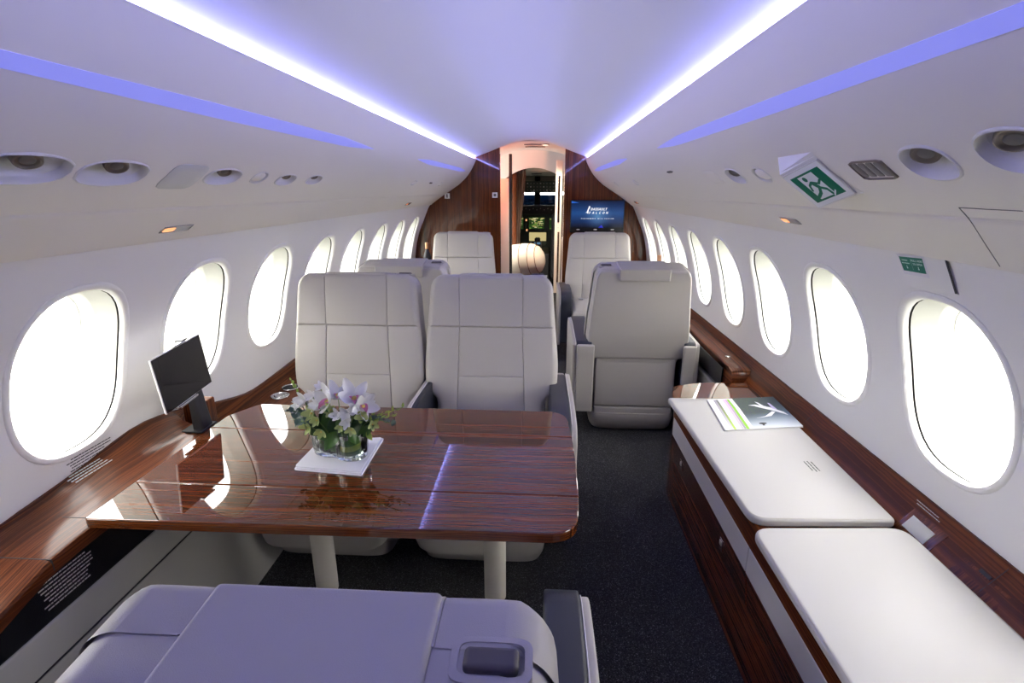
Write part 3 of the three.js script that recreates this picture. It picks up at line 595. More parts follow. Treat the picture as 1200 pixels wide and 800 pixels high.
for (const s of [-1, 1]) for (const h of DISH[s]) {
  if (h.kind === 'lamp') {
    const o = new THREE.Group(); o.name = numbered('reading_light'); scene.add(o);
    tag(o, LAMP_LABELS[s].shift(), 'reading light', `reading lights on the ${where[s]} side`);
    mesh('bowl', dish(s, h, [[1, 0.001, 0.006], [1, -0.002, 0.004], [1, -0.0025, 0.001], [0.98, 0.001], [0.95, 0.007], [0.93, 0.012], [0.90, 0.013], [0.84, 0.020], [0.65, 0.034], [0.4, 0.040], [0.01, 0.041]]), M.plastic, o);
    const nrm = panelNormal(s, h.y), base = panelPoint(s, h.z - 0.012, h.y + h.b * 0.30, 0.020), R = Math.min(0.021, h.b * 1.0);
    const q = new THREE.Quaternion().setFromUnitVectors(V(0, 1, 0), V(nrm.x * 0.8, nrm.y, 0.35).normalize());
    const put = (g) => g.applyQuaternion(q).translate(base.x, base.y, base.z);
    const b = mesh('barrel', put(lathe([[0, -0.016], [R, -0.014], [R * 1.05, 0.006], [R * 0.98, 0.013], [R * 0.8, 0.014], [R * 0.74, 0.010], [0, 0.010]], 28)), M.bronze, o);
    mesh('lens', put(lathe([[0, 0.0125], [R * 0.45, 0.0118], [R * 0.55, 0.0102]], 20)), M.steelDark, b);
    mesh('yoke', put(box(R * 0.9, 0.010, R * 3.4, 0, -0.010, -R * 1.3, 0.004)), M.bronze, o);
  } else {
    const o = new THREE.Group(); o.name = numbered('air_outlet'); scene.add(o);
    tag(o, h.z > -3 ? `closed oval air outlet beside the reading lights on the ${where[s]} side` : `small closed oval air outlet far forward in the ${where[s]} side overhead panel`, 'air outlet', h.z > -3 ? undefined : `forward air outlets on the ${where[s]} side`);
    mesh('rim', dish(s, h, [[1, 0.001, 0.004], [1, -0.002, 0.003], [1, -0.0015, 0], [0.97, 0.004], [0.95, 0.010], [0.3, 0.012], [0.01, 0.012]]), M.plastic, o);
    mesh('lid', dish(s, { ...h, a: h.a * 0.82, b: h.b * 0.74 }, [[1, 0.008], [1, 0.002], [0.9, 0], [0.01, -0.001]]), M.panel, o);
  }
}
function plateOn(s, za, zb, ya, yb, rows, n = 8) { return dish(s, { z: (za + zb) / 2, y: (ya + yb) / 2, a: Math.abs(za - zb) / 2, b: Math.abs(ya - yb) / 2, n }, rows); }
{ // blank rounded cover plates
  const p = plateOn(-1, -1.178, -1.305, 1.402, 1.456, [[1, 0.001], [1, -0.0012], [0.975, -0.0018], [0.5, -0.0018], [0.01, -0.0018]], 5);
  const o = mesh('cover_plate', p, M.plate); tag(o, 'blank rounded cover plate between the reading lights on the table side', 'cover plate');
  const r = plateOn(1, -1.85, -1.98, 1.42, 1.462, [[1, 0.001], [1, -0.0008], [0.97, -0.0014], [0.5, -0.0014], [0.01, -0.0014]], 5);
  tag(mesh('cover_plate', r, M.panel), 'blank rounded cover plate flush in the credenza side panel', 'cover plate');
}
function seatbeltSign(s, za, zb, ya, yb, label) { // za: the lit end
  const o = mesh('warning_sign', plateOn(s, za, zb, ya, yb, [[1, 0.001], [1, -0.001], [0.97, -0.0016], [0.5, -0.0016], [0.01, -0.0016]], 14), M.smoke);
  const zc = lerp(za, zb, 0.05), zd = lerp(za, zb, 0.42);
  mesh('sign_light', plateOn(s, zc, zd, lerp(ya, yb, 0.2), lerp(ya, yb, 0.8), [[1, -0.0015], [1, -0.0024], [0.5, -0.0024], [0.01, -0.0024]], 6), M.amber, o);
  tag(o, label, 'sign');
}
seatbeltSign(-1, -1.415, -1.545, 1.281, 1.299, 'small grey sign with an orange lit end above the tablet side windows');
seatbeltSign(1, -1.82, -1.70, 1.294, 1.312, 'small grey sign with an orange lit end above the credenza side windows');
seatbeltSign(-1, -4.12, -4.26, 1.281, 1.299, 'small grey sign with an orange lit end, table side, near the partition');
seatbeltSign(1, -4.66, -4.80, 1.281, 1.299, 'small grey sign with an orange lit end, credenza side, near the partition');
{ // grille
  const o = mesh('grille', plateOn(1, -0.975, -1.075, 1.4195, 1.4505, [[1, 0.001], [1, -0.003], [0.93, -0.004], [0.90, -0.001], [0.88, 0.008], [0.3, 0.009], [0.01, 0.009]], 12), M.bronze);
  for (let i = 0; i < 4; i++) { const z = -0.985 - i * 0.0235; mesh('slat', plateOn(1, z, z - 0.019, 1.4235, 1.4465, [[1, 0.006], [1, -0.001], [0.8, -0.002], [0.01, -0.002]], 10), M.steelDark, o); }
  tag(o, 'small grey slatted grille beside the exit sign', 'grille');
}
for (const s of [-1, 1]) { // small dark pulls far forward
  const y = s < 0 ? 1.447 : 1.474, z = s < 0 ? -3.96 : -2.40;
  tag(mesh('latch_slot', plateOn(s, z - 0.06, z + 0.06, y - 0.004, y + 0.004, [[1, 0.001], [1, -0.001], [0.5, -0.0012], [0.01, -0.0012]], 5), M.smoke), `thin dark latch slot in the ${where[s]} side overhead panel`, 'latch');
}
{ // joint of the overhead door on the credenza side
  const line = (pts) => tube(pts.map(([x, y]) => { const p = onPanel(x, y, 1); return p.addScaledVector(panelNormal(1, p.y), 0.0002); }), 0.0009, 40, 6);
  const joint = mesh('overhead_door_joint', [line([[1124, 243], [1137, 258], [1155, 286], [1172, 312]]), line([[1124, 243], [1150, 244.5], [1199, 247]])], M.smoke);
  tag(joint, 'fine dark outline of the overhead door right of the exit sign', 'joint');
}
// ---------------------------------------------------------------- exit sign on its wedge
{
  const A = V(0.569, 1.463, -1.163), Bp = V(0.655, 1.396, -1.152), C = V(0.640, 1.363, -1.262), D = V(0.548, 1.430, -1.262);
  const o = thing('exit_sign', 'green and white running figure exit sign on a slanted white housing', 'exit sign');
  const nf = Bp.clone().sub(D).cross(A.clone().sub(D)); // some normal of the face
  const face = D.clone().sub(C).cross(Bp.clone().sub(C)).normalize(); if (face.z < 0) face.negate();
  const onto = (p, z) => { const q = panelPoint(1, z, clamp(p.y, 1.30, 1.6), 0.004); return q; };
  const c0 = A.clone().add(Bp).add(C).add(D).multiplyScalar(0.25), grow = (p, k) => c0.clone().lerp(p, k);
  const back = [onto(V(0, 1.476, 0), -1.150), onto(V(0, 1.385, 0), -1.135), onto(V(0, 1.378, 0), -1.33), onto(V(0, 1.474, 0), -1.33)];
  const front = [A, Bp, C, D].map((p) => grow(p, 1.10)), mid = [A, Bp, C, D].map((p, i) => grow(p, 1.10).lerp(back[i], 0.10));
  mesh('housing', loft([back, mid.map((p, i) => p), front], { crease: 0.2 }), M.white, o);
  const F = [D, A, Bp, C].map((p) => p.clone().addScaledVector(face, 0.0022)), G = F.map((p) => p.clone().addScaledVector(face, 0.003));
  mesh('frame', loft([F, G], { crease: 0.2 }), M.plastic, o);
  const tex = canvasTex(640, 460, (x, w, h) => {
    x.fillStyle = '#dfe0e4'; x.fillRect(0, 0, w, h);
    x.fillStyle = '#046a4c'; x.fillRect(64, 52, w - 128, h - 104);
    x.fillStyle = '#dfe0e4'; x.fillRect(172, 74, 262, h - 148);
    x.fillStyle = '#046a4c'; x.strokeStyle = '#046a4c'; x.lineCap = 'round'; x.lineJoin = 'round';
    x.beginPath(); x.arc(250, 122, 31, 0, 7); x.fill();
    const L = (wd, ...p) => { x.lineWidth = wd; x.beginPath(); p.forEach(([a, b], i) => i ? x.lineTo(a, b) : x.moveTo(a, b)); x.stroke(); };
    L(56, [292, 192], [320, 250]); L(27, [286, 176], [222, 204], [190, 262]); L(27, [306, 182], [368, 218], [424, 186]);
    L(36, [316, 262], [262, 318], [180, 352]); L(36, [328, 262], [392, 304], [404, 372]);
    x.strokeStyle = '#dfe0e4'; L(18, [404, 396], [470, 350]);
  });
  mesh('pictogram', quad(...[D, A, Bp, C].map((p) => grow(p, 0.97).addScaledVector(face, 0.0058))), std({ map: tex, roughness: 0.4, side: THREE.DoubleSide }), o);
}
// ---------------------------------------------------------------- emergency handle cover with its green placard
{
  const P = (px, py, out) => { const p = onWall(px, py, 1); p.x -= out; return p; };
  const rim = [[1051, 297], [1080, 298.5], [1109.5, 303], [1117, 323], [1124, 345], [1095, 342], [1066, 335], [1057, 314]];
  const o = mesh('handle_cover', loft([rim.map(([a, b]) => P(a, b, -0.004)), rim.map(([a, b]) => P(a, b, 0.003)), rim.map(([a, b]) => P(lerp(a, 1087, 0.06), lerp(b, 321, 0.06), 0.005))], { crease: 0.5 }), M.wall);
  tag(o, 'white emergency handle cover with a green placard above the window', 'handle cover');
  mesh('slit', loft([[P(1109.5, 303.5, 0.0052), P(1112, 303.7, 0.0052), P(1124.5, 344.5, 0.0052), P(1122, 344.2, 0.0052)], [P(1109.5, 303.5, 0.0042), P(1112, 303.7, 0.0042), P(1124.5, 344.5, 0.0042), P(1122, 344.2, 0.0042)]], { crease: 0.2 }), M.blackMatte, o);
  const tex = canvasTex(512, 320, (x, w, h) => {
    x.fillStyle = '#d9d8de'; x.fillRect(0, 0, w, h); x.fillStyle = '#0a6f56'; x.fillRect(22, 34, w - 62, h - 92);
    x.fillStyle = '#cfe6dc'; x.textAlign = 'center'; for (const [a, b, n] of [[62, 78, 6], [48, 124, 8]]) for (let i = 0; i < n; i++) x.fillRect(a + i * 20, b, 12 + 5 * rnd(), 16);
    x.font = 'bold 42px sans-serif'; x.fillText('PULL HERE', 352, 98); x.fillText('TO OPEN', 352, 150);
    for (const a of [128, 352]) { x.fillRect(a - 6, 170, 12, 34); x.beginPath(); x.moveTo(a - 16, 200); x.lineTo(a + 16, 200); x.lineTo(a, 226); x.fill(); }
    x.fillRect(238, 60, 3, 170);
  });
  mesh('placard', quad(P(1054, 297.5, 0.0062), P(1085.5, 300.5, 0.0062), P(1093, 326, 0.0062), P(1062.5, 320.5, 0.0062)), std({ map: tex, roughness: 0.45, side: THREE.DoubleSide }), o);
}
// rows of small print as fine raised dashes: origin, unit right, unit down
function print(o, right, down, rows, width, pitch, size, jag = 0.3) {
  const out = [], n = right.clone().cross(down).normalize(), r = right.clone().normalize(), d = down.clone().normalize(), mx = new THREE.Matrix4();
  for (let i = 0; i < rows; i++) {
    let u = rnd() * jag * width * 0.4; const end = width * (1 - rnd() * jag);
    while (u < end) { const l = Math.min(end - u, size * (1.5 + 3.5 * rnd())); if (l < size * 0.5) break; const p = o.clone().addScaledVector(r, u + l / 2).addScaledVector(d, i * pitch); out.push(new THREE.BoxGeometry(l, size, 0.0004).applyMatrix4(mx.makeBasis(r, d, n).setPosition(p))); u += l + size * 0.6; }
  }
  out.forEach((g) => g.deleteAttribute('uv'));
  return out;
}
{
  const along = V(0, 0, -1);
  const put = (label, geos, mat) => tag(mesh('printed_notice', geos, mat), label, 'notice');
  put('small black printed notice on the white wall under the window beside the tablet', print(wallPoint(-1, -1.20, 0.668, -0.0012), along, V(-0.1, -1, 0).normalize(), 5, 0.19, 0.0088, 0.0030), M.inkBlack);
  const t0 = ledgeTop(-1.27), l0 = ledgeY(-1.27), w0 = XC - wallHalf(t0), dn = V(0.034, lerp(t0, l0, 0.5) - (t0 - 0.002), 0).normalize();
  put('small white printed notice on the wooden band under the window beside the tablet', print(V(w0 + 0.018, t0 - 0.001, -1.17).add(V(0.0008, 0.0014, 0)), along, dn, 4, 0.21, 0.0088, 0.0032), M.inkWhite);
  put('small white printed notice on the black panel under the ledge', print(V(-1.1114, 0.545, -0.875), along, V(0, -1, 0), 8, 0.15, 0.0095, 0.0030), M.inkWhite);
  put('small white printed notice on the wooden rail above the white recess', print(V(1.0505, 0.5755, -1.30), V(0, 0, -1).negate(), V(-0.68, -0.73, 0).normalize(), 2, 0.10, 0.007, 0.0022), M.inkWhite);
  put('small dark printed notice on the white pad beside the magazine', print(V(0.905, 0.5324, -1.58), V(0, 0, 1), V(-1, 0, 0), 3, 0.07, 0.011, 0.0035), M.inkBlack);
}
// recess in the wooden rail with a white handle, and a small hatch behind it
{
  const a = V(0.36, 0.78, 0), Rn = V(-0.77, 0.64, 0).normalize();
  const rail = (u, z, out = 0) => { const w = XC + wallHalf(0.583); return V(lerp(w - 0.014, w - 0.080, u), lerp(0.581, 0.498, u), z).addScaledVector(Rn, out); };
  const ring = (u0, u1, z0, z1, out) => [rail(u0, z0, out), rail(u0, z1, out), rail(u1, z1, out), rail(u1, z0, out)];
  const o = mesh('flush_handle', loft([ring(0.30, 0.98, -1.285, -1.165, -0.004), ring(0.30, 0.98, -1.285, -1.165, 0.003), ring(0.36, 0.92, -1.279, -1.171, 0.004)], { crease: 0.2 }), M.woodFront);
  mesh('white_insert', loft([ring(0.46, 0.84, -1.268, -1.188, 0.003), ring(0.46, 0.84, -1.268, -1.188, 0.006), ring(0.49, 0.81, -1.264, -1.192, 0.007)], { crease: 0.2 }), M.plate, o);
  tag(o, 'white flush handle set in the wooden rail beside the pads', 'handle');
  const h = mesh('small_hatch', loft([ring(0.40, 0.95, -1.10, -0.97, -0.002), ring(0.40, 0.95, -1.10, -0.97, 0.0015), ring(0.42, 0.93, -1.096, -0.974, 0.0022)], { crease: 0.2 }), M.woodLedge);
  mesh('pull', loft([ring(0.36, 0.44, -1.055, -1.025, 0.001), ring(0.36, 0.44, -1.055, -1.025, 0.004)], { crease: 0.2 }), M.blackMatte, h);
  tag(h, 'small wooden hatch with a black pull in the rail above the pads', 'hatch');
}
// ---------------------------------------------------------------- single seat's side console and other ledge fittings
{
  const o = thing('side_console', 'wooden armrest console with a dark side beside the single seat', 'console');
  const pr = roundedPoly([[-2.40, 0.41], [-2.40, 0.545], [-2.47, 0.558], [-3.45, 0.558], [-3.45, 0.41]], [0.01, 0.05, 0.05, 0.02, 0.01]);
  const g = toCreasedNormals(new THREE.ExtrudeGeometry(shapeOf(pr), { depth: 0.10, bevelEnabled: true, bevelSize: 0.012, bevelOffset: -0.012, bevelThickness: 0.012, bevelSegments: 4 }), 0.6).rotateY(-Math.PI / 2).translate(1.048, 0, 0);
  mesh('body', boxUV(g, 'z'), M.woodLedge, o);
  mesh('side_inset', span(0.9215, 0.93, 0.43, 0.535, -3.40, -2.50, 0.004), M.black, o);
  mesh('lower_panel', span(0.925, 0.985, 0.10, 0.405, -3.45, -2.40, 0.012), M.grayPanel, o);
  mesh('button', lathe([[0, 0.004], [0.012, 0.003], [0.014, 0], [0, 0]], 20).translate(0.985, 0.558, -2.62), M.chrome, o);
}
for (const [px, py, r, label] of [[311, 463.5, 0.043, 'chrome cup holder ring nearer the table, in the wooden ledge'], [321, 453.5, 0.043, 'chrome cup holder ring nearer the seat, in the wooden ledge']]) {
  const p = at(px, py, 'y', 0.455), o = mesh('cup_holder', lathe([[r, -0.0], [r + 0.001, 0.004], [r - 0.004, 0.005], [r - 0.006, 0.002], [r - 0.007, -0.001]], 40).translate(0, 0, 0), M.chrome);
  o.position.set(Math.max(p.x, -1.238), 0.4545, p.z); tag(o, label, 'cup holder');
  mesh('cup_bottom', lathe([[0, 0.0016], [r - 0.006, 0.0018]], 40), py > 460 ? M.steel : M.blackMatte, o);
  if (py > 460) mesh('inner_ring', new THREE.TorusGeometry(r * 0.55, 0.003, 8, 32).rotateX(Math.PI / 2).translate(0, 0.003, 0), M.chrome, o);
}
// ---------------------------------------------------------------- tablet on its stand
{
  const c = V(-1.172, 0.824, -1.520), right = V(-0.05, 0.055, -1).normalize(), n0 = V(1, 0.03, 0.36), n = n0.sub(right.clone().multiplyScalar(n0.dot(right))).normalize(), up = n.clone().cross(right).normalize();
  const m = new THREE.Matrix4().makeBasis(right, up, n).setPosition(c), A = (g) => g.applyMatrix4(m);
  const t = mesh('tablet', A(box(0.250, 0.182, 0.008, 0, 0, 0, 0.0035, 3)), M.white);
  mesh('screen', A(box(0.246, 0.178, 0.002, 0, 0, 0.0038, 0.0008)), M.screenBlack, t);
  tag(t, 'black screened tablet with a white back held in a stand by the window', 'tablet');
  const post = c.clone().addScaledVector(up, -0.09).addScaledVector(right, 0.062).addScaledVector(n, -0.016);
  const s = thing('tablet_stand', 'black upright tablet stand with chrome clips on the wooden ledge', 'stand');
  const yb = ledgeY(-1.55) + 0.001;
  mesh('post', loft([[yb, 0.020, 0.030, post.x + 0.004], [0.66, 0.017, 0.026, post.x], [0.738, 0.015, 0.024, post.x - 0.006]].map(([y, a, b, x]) => superRing(a, b, y, 6, 28, x, post.z + 0.004))), M.blackMatte, s);
  mesh('foot', box(0.075, 0.007, 0.09, post.x - 0.008, yb + 0.0035, post.z + 0.006, 0.003), M.blackMatte, s);
  mesh('arm', A(box(0.03, 0.185, 0.008, 0.05, 0, -0.010, 0.003)), M.blackMatte, s);
  for (const [u, v, w] of [[0.01, 0.0945, 0.06], [-0.02, -0.0945, 0.10]]) { const k = mesh('clip', A(box(w, 0.008, 0.022, u, v, 0.001, 0.003)), M.chrome, s); mesh('clip_pad', A(box(w * 0.5, 0.006, 0.026, u + 0.03, v * 1.045, -0.004, 0.002)), M.black, k); }
  const riser = mesh('wooden_riser', boxUV(span(-1.285, -1.205, 0.50, 0.665, -1.70, -1.63, 0.006), 'y'), M.woodLedge); tag(riser, 'small wooden riser block behind the tablet stand', 'riser');
}
// ---------------------------------------------------------------- napkin, vase and flowers on the table
const TY = 0.6403;
{
  const c = [[343.5, 551], [374, 519], [450, 515], [424, 558]].map(([a, b]) => at(a, b, 'y', TY)).map((p) => [p.x, p.z]);
  const cen = [0, 1].map((k) => c.reduce((s, p) => s + p[k], 0) / 4), sc = (k, dx = 0, dz = 0) => roundedPoly(c.map((p) => [lerp(cen[0], p[0], k) + dx, lerp(cen[1], p[1], k) + dz]), [0.012, 0.012, 0.008, 0.006]);
  const o = mesh('napkin', slab(sc(1), TY, TY + 0.0030, 0.0012, 3), M.linen); tag(o, 'folded white cloth napkin under the glass vase', 'napkin');
  mesh('fold', slab(sc(0.985, 0.002, -0.002), TY + 0.0031, TY + 0.0060, 0.0012, 3), M.linen, o);
  mesh('fold', slab(sc(0.965, -0.003, -0.005), TY + 0.0061, TY + 0.0085, 0.0011, 3), M.linen, o);
}
const VC = V(-0.574, TY + 0.0086, -1.338), vaseR = (t) => 0.074 + 0.012 * Math.cos(2 * (t - 0.2)) + 0.013 * Math.cos(3 * (t - 1.0));
{
  const ring = (k, y, d = 0) => { const o = []; for (let i = 0; i < 72; i++) { const t = i / 72 * 2 * Math.PI, r = vaseR(t) * k - d; o.push(V(r * Math.cos(t), y, r * Math.sin(t) * 0.80)); } return o.reverse(); };
  const glass = loft([ring(0.02, 0), ring(0.88, 0), ring(0.95, 0.004), ring(0.97, 0.02), ring(1.0, 0.078), ring(1.0, 0.081, 0.001), ring(1.0, 0.081, 0.004), ring(0.99, 0.076, 0.005), ring(0.96, 0.02, 0.005), ring(0.9, 0.011, 0.005), ring(0.02, 0.011)], { caps: true, crease: 0.9 });
  const v = mesh('glass_vase', glass, M.glass); v.position.copy(VC); tag(v, 'low wavy glass vase on the white napkin', 'vase');
  const w = mesh('water', loft([ring(0.02, 0.0125), ring(0.85, 0.0125, 0.006), ring(0.94, 0.022, 0.0065), ring(0.96, 0.05, 0.0065), ring(0.02, 0.05)], { caps: true, crease: 0.6 }), M.water, v);
  // curled leaf lining the inside
  const strip = (t0, t1, y0, y1, inset, mat) => { const rows = range(y0, y1, 4).map((y, j) => range(t0, t1, 26).map((t) => { const r = (vaseR(t) - 0.011 - inset) * (0.93 + 0.04 * j / 4) + 0.0012 * Math.sin(9 * t + j); const w2 = y + 0.004 * Math.sin(3 * t); return V(r * Math.cos(t), w2, r * Math.sin(t) * 0.80); })); mesh('lining_leaf', loft(rows, { closed: false, caps: false, crease: 0 }), mat, v); };
  strip(0.1, 2.3, 0.016, 0.066, 0.0, M.leafMid); strip(1.9, 4.4, 0.018, 0.070, 0.003, M.leafDark); strip(4.0, 6.5, 0.016, 0.068, 0.001, M.leafMid); strip(0.3, 1.7, 0.030, 0.048, -0.0022, M.leafLime);
}
// a petal or leaf blade along +x with its upper side to +y; width profile, cup and bend
function blade(len, wid, { n = 10, k = 4, cup = 0.2, bend = 0.3, tip = 1, round = 0.5 } = {}) {
  const rows = []; for (let i = 0; i <= n; i++) { const t = i / n, w = wid * Math.pow(Math.sin(Math.PI * Math.pow(clamp(t, 0.004, 0.996), round)), tip) + 0.0004; const a = bend * t, x = bend ? len * Math.sin(a) / bend : len * t, y = bend ? len * (1 - Math.cos(a)) / bend : 0; rows.push(range(-1, 1, k).map((s) => V(x, y + cup * wid * s * s * 1.0, s * w))); }
  return loft(rows, { closed: false, caps: false, crease: 0 });
}
const aim = (x, up) => { const X = x.clone().normalize(), Z = X.clone().cross(up).normalize(), Y = Z.clone().cross(X); return new THREE.Matrix4().makeBasis(X, Y, Z); };
function flower(name, label, group, pos, facing, size, mats, count = 5, lip = true) {
  const o = thing(name, label, 'flower', pos.toArray(), 0, group), f = facing.clone().normalize();
  const ref = Math.abs(f.y) > 0.9 ? V(1, 0, 0) : V(0, 1, 0), s = f.clone().cross(ref).normalize(), u = s.clone().cross(f);
  for (let i = 0; i < count; i++) {
    const a = i / count * 2 * Math.PI + 0.31 + 0.2 * rnd(), wide = i % 2 ? 1.25 : 1, dir = u.clone().multiplyScalar(Math.cos(a)).addScaledVector(s, Math.sin(a)).addScaledVector(f, 0.30);
    mesh('petal', blade(size * (0.9 + 0.2 * rnd()), size * 0.25 * wide, { n: 14, k: 6, cup: 0.35, bend: 0.4 + 0.8 * rnd(), tip: 0.6, round: 0.75 }).applyMatrix4(aim(dir, f)), mats[0], o);
  }
  if (lip) { const d = f.clone().multiplyScalar(0.7).addScaledVector(u, -0.5); mesh('lip', blade(size * 0.55, size * 0.20, { cup: 0.9, bend: -0.7, tip: 0.6 }).applyMatrix4(aim(d, u)), mats[1], o); mesh('column', new THREE.SphereGeometry(size * 0.11, 12, 8).applyMatrix4(new THREE.Matrix4().makeTranslation(...f.clone().multiplyScalar(size * 0.12).toArray())), mats[2], o); }
  const root = VC.clone().add(V((pos.x - VC.x) * 0.35, 0.03, (pos.z - VC.z) * 0.35)).sub(pos);
  mesh('stem', tube([V(0, 0, 0), root.clone().multiplyScalar(0.5).add(V(0, 0.008, 0)), root], 0.0016, 12, 6), M.stem, o);
  return o;
}
const Z0 = -1.338, fp = (px, py, dz = 0) => at(px, py, 'z', Z0 + dz);
const orchid = [M.petal, M.lip, M.petalYellow], lime = [M.petalLime, M.petalLime, M.petalYellow];
for (const [px, py, dz, fx, fy, fz, s, lab] of [[386, 472, 0.01, -0.5, 0.55, 0.5, 0.066, 'large white orchid bloom opening towards the tablet window'], [396, 464, -0.02, 0.15, 0.85, 0.5, 0.050, 'large white orchid bloom at the top of the bouquet, facing up'], [415, 468, -0.01, 0.25, 0.75, 0.55, 0.066, 'large white orchid bloom with a tall upright petal'], [425, 476, 0.02, 0.6, 0.35, 0.6, 0.050, 'large white orchid bloom opening towards the aisle']])
  flower('orchid', lab, 'large white orchids in the vase', fp(px, py, dz), V(fx, fy, fz), s, orchid);
for (const [px, py, dz, fx, fy, fz, s] of [[357, 470, 0.0, -0.4, 0.4, 0.8, 0.034], [350, 477, 0.02, -0.6, 0.2, 0.7, 0.026], [405, 484, 0.05, 0, 0.2, 1, 0.030], [406, 494, 0.065, 0.1, 0, 1, 0.024], [376, 454, -0.03, -0.1, 0.7, 0.6, 0.022], [366, 464, 0.01, -0.3, 0.5, 0.8, 0.026], [372, 474, 0.03, -0.4, 0.3, 0.9, 0.024], [396, 486, 0.055, -0.2, 0.3, 0.9, 0.026], [415, 480, 0.04, 0.2, 0.4, 0.8, 0.028], [434, 474, 0.0, 0.6, 0.4, 0.6, 0.020]])
  flower('small_orchid', 'small plain white blossom among the greenery in the vase', 'small white blossoms in the vase', fp(px, py, dz), V(fx, fy, fz), s, [M.petal, M.petal, M.petalYellow], 5, false);
for (const [px, py, dz, fx, fy, fz, s] of [[366, 484, 0.035, -0.4, 0.2, 0.9, 0.030], [363, 499, 0.05, -0.5, 0.0, 0.8, 0.030], [377, 505, 0.06, -0.1, -0.1, 1, 0.026], [424, 487, 0.045, 0.3, 0.3, 0.9, 0.026], [412, 503, 0.07, 0.1, -0.1, 1, 0.020], [388, 480, 0.04, 0, 0.3, 0.9, 0.026], [372, 492, 0.055, -0.3, 0.1, 0.9, 0.024], [399, 500, 0.075, 0, 0, 1, 0.018], [436, 497, 0.04, 0.6, 0, 0.7, 0.022]])
  flower('lime_orchid', 'pale lime green blossom in the glass vase', 'lime green blossoms in the vase', fp(px, py, dz), V(fx, fy, fz), s, lime, 5, true);
function sprig(name, label, group, pts, leaves, size, mat, roundLeaf) {
  const P = pts.map((p) => fp(...p)); P.unshift(VC.clone().add(V((P[0].x - VC.x) * 0.4, 0.035, (P[0].z - VC.z) * 0.4)));
  const o = thing(name, label, 'foliage', [0, 0, 0], 0, group), curve = new THREE.CatmullRomCurve3(P);
  mesh('stem', new THREE.TubeGeometry(curve, 24, 0.0013, 5), M.stem, o);
  for (let i = 0; i < leaves; i++) {
    const t = lerp(0.38, 1, i / (leaves - 1)), p = curve.getPoint(t), d = curve.getTangent(t), a = i * 2.4 + rnd(), side = V(Math.cos(a), Math.sin(a) * 0.6 + 0.2, Math.sin(a + 1));
    const dir = d.clone().multiplyScalar(roundLeaf ? 0.3 : 0.8).addScaledVector(side, 0.8), sz = size * (0.7 + 0.5 * rnd()) * (t > 0.9 ? 0.7 : 1);
    mesh('leaf', blade(sz, sz * (roundLeaf ? 0.46 : 0.26), { cup: 0.15, bend: 0.3, tip: roundLeaf ? 0.6 : 0.9, round: 0.7 }).applyMatrix4(aim(dir, V(0, 1, 0.5))).translate(p.x, p.y, p.z), mat, o);
  }
}
sprig('eucalyptus_sprig', 'grey green eucalyptus sprig leaning out beside the white blossoms', 'eucalyptus sprigs in the vase', [[362, 490, 0.02], [350, 482, 0.03], [338, 482, 0.035]], 9, 0.022, M.eucalyptus, true);
sprig('eucalyptus_sprig', 'grey green eucalyptus sprig leaning out beside the white blossoms', 'eucalyptus sprigs in the vase', [[365, 497, 0.04], [355, 493, 0.05], [349, 498, 0.06]], 8, 0.022, M.eucalyptus, true);
sprig('eucalyptus_sprig', 'grey green eucalyptus sprig leaning out beside the white blossoms', 'eucalyptus sprigs in the vase', [[425, 492, 0.02], [443, 492, 0.03], [462, 497, 0.03]], 12, 0.019, M.eucalyptus, true);
sprig('eucalyptus_sprig', 'grey green eucalyptus sprig leaning out beside the white blossoms', 'eucalyptus sprigs in the vase', [[381, 478, -0.02], [378, 465, -0.03], [377, 453, -0.035]], 8, 0.016, M.eucalyptus, true);
sprig('eucalyptus_sprig', 'grey green eucalyptus sprig leaning out beside the white blossoms', 'eucalyptus sprigs in the vase', [[412, 478, -0.03], [412, 466, -0.04], [411, 455, -0.045]], 8, 0.017, M.eucalyptus, true);
sprig('eucalyptus_sprig', 'grey green eucalyptus sprig leaning out beside the white blossoms', 'eucalyptus sprigs in the vase', [[362, 488, 0.0], [353, 486, 0.0], [344, 492, 0.01]], 9, 0.022, M.eucalyptus, true);
sprig('budding_sprig', 'thin lime budding sprig reaching up out of the vase', 'lime budding sprigs in the vase', [[363, 480, -0.01], [350, 460, -0.01], [341, 445, -0.01]], 7, 0.016, M.leafLime, false);
sprig('budding_sprig', 'thin lime budding sprig reaching up out of the vase', 'lime budding sprigs in the vase', [[430, 490, 0.0], [452, 484, 0.0], [472, 477, 0.0]], 10, 0.018, M.leafLime, false);
sprig('budding_sprig', 'thin lime budding sprig reaching up out of the vase', 'lime budding sprigs in the vase', [[428, 496, 0.03], [446, 490, 0.04], [463, 486, 0.045]], 9, 0.018, M.leafLime, false);
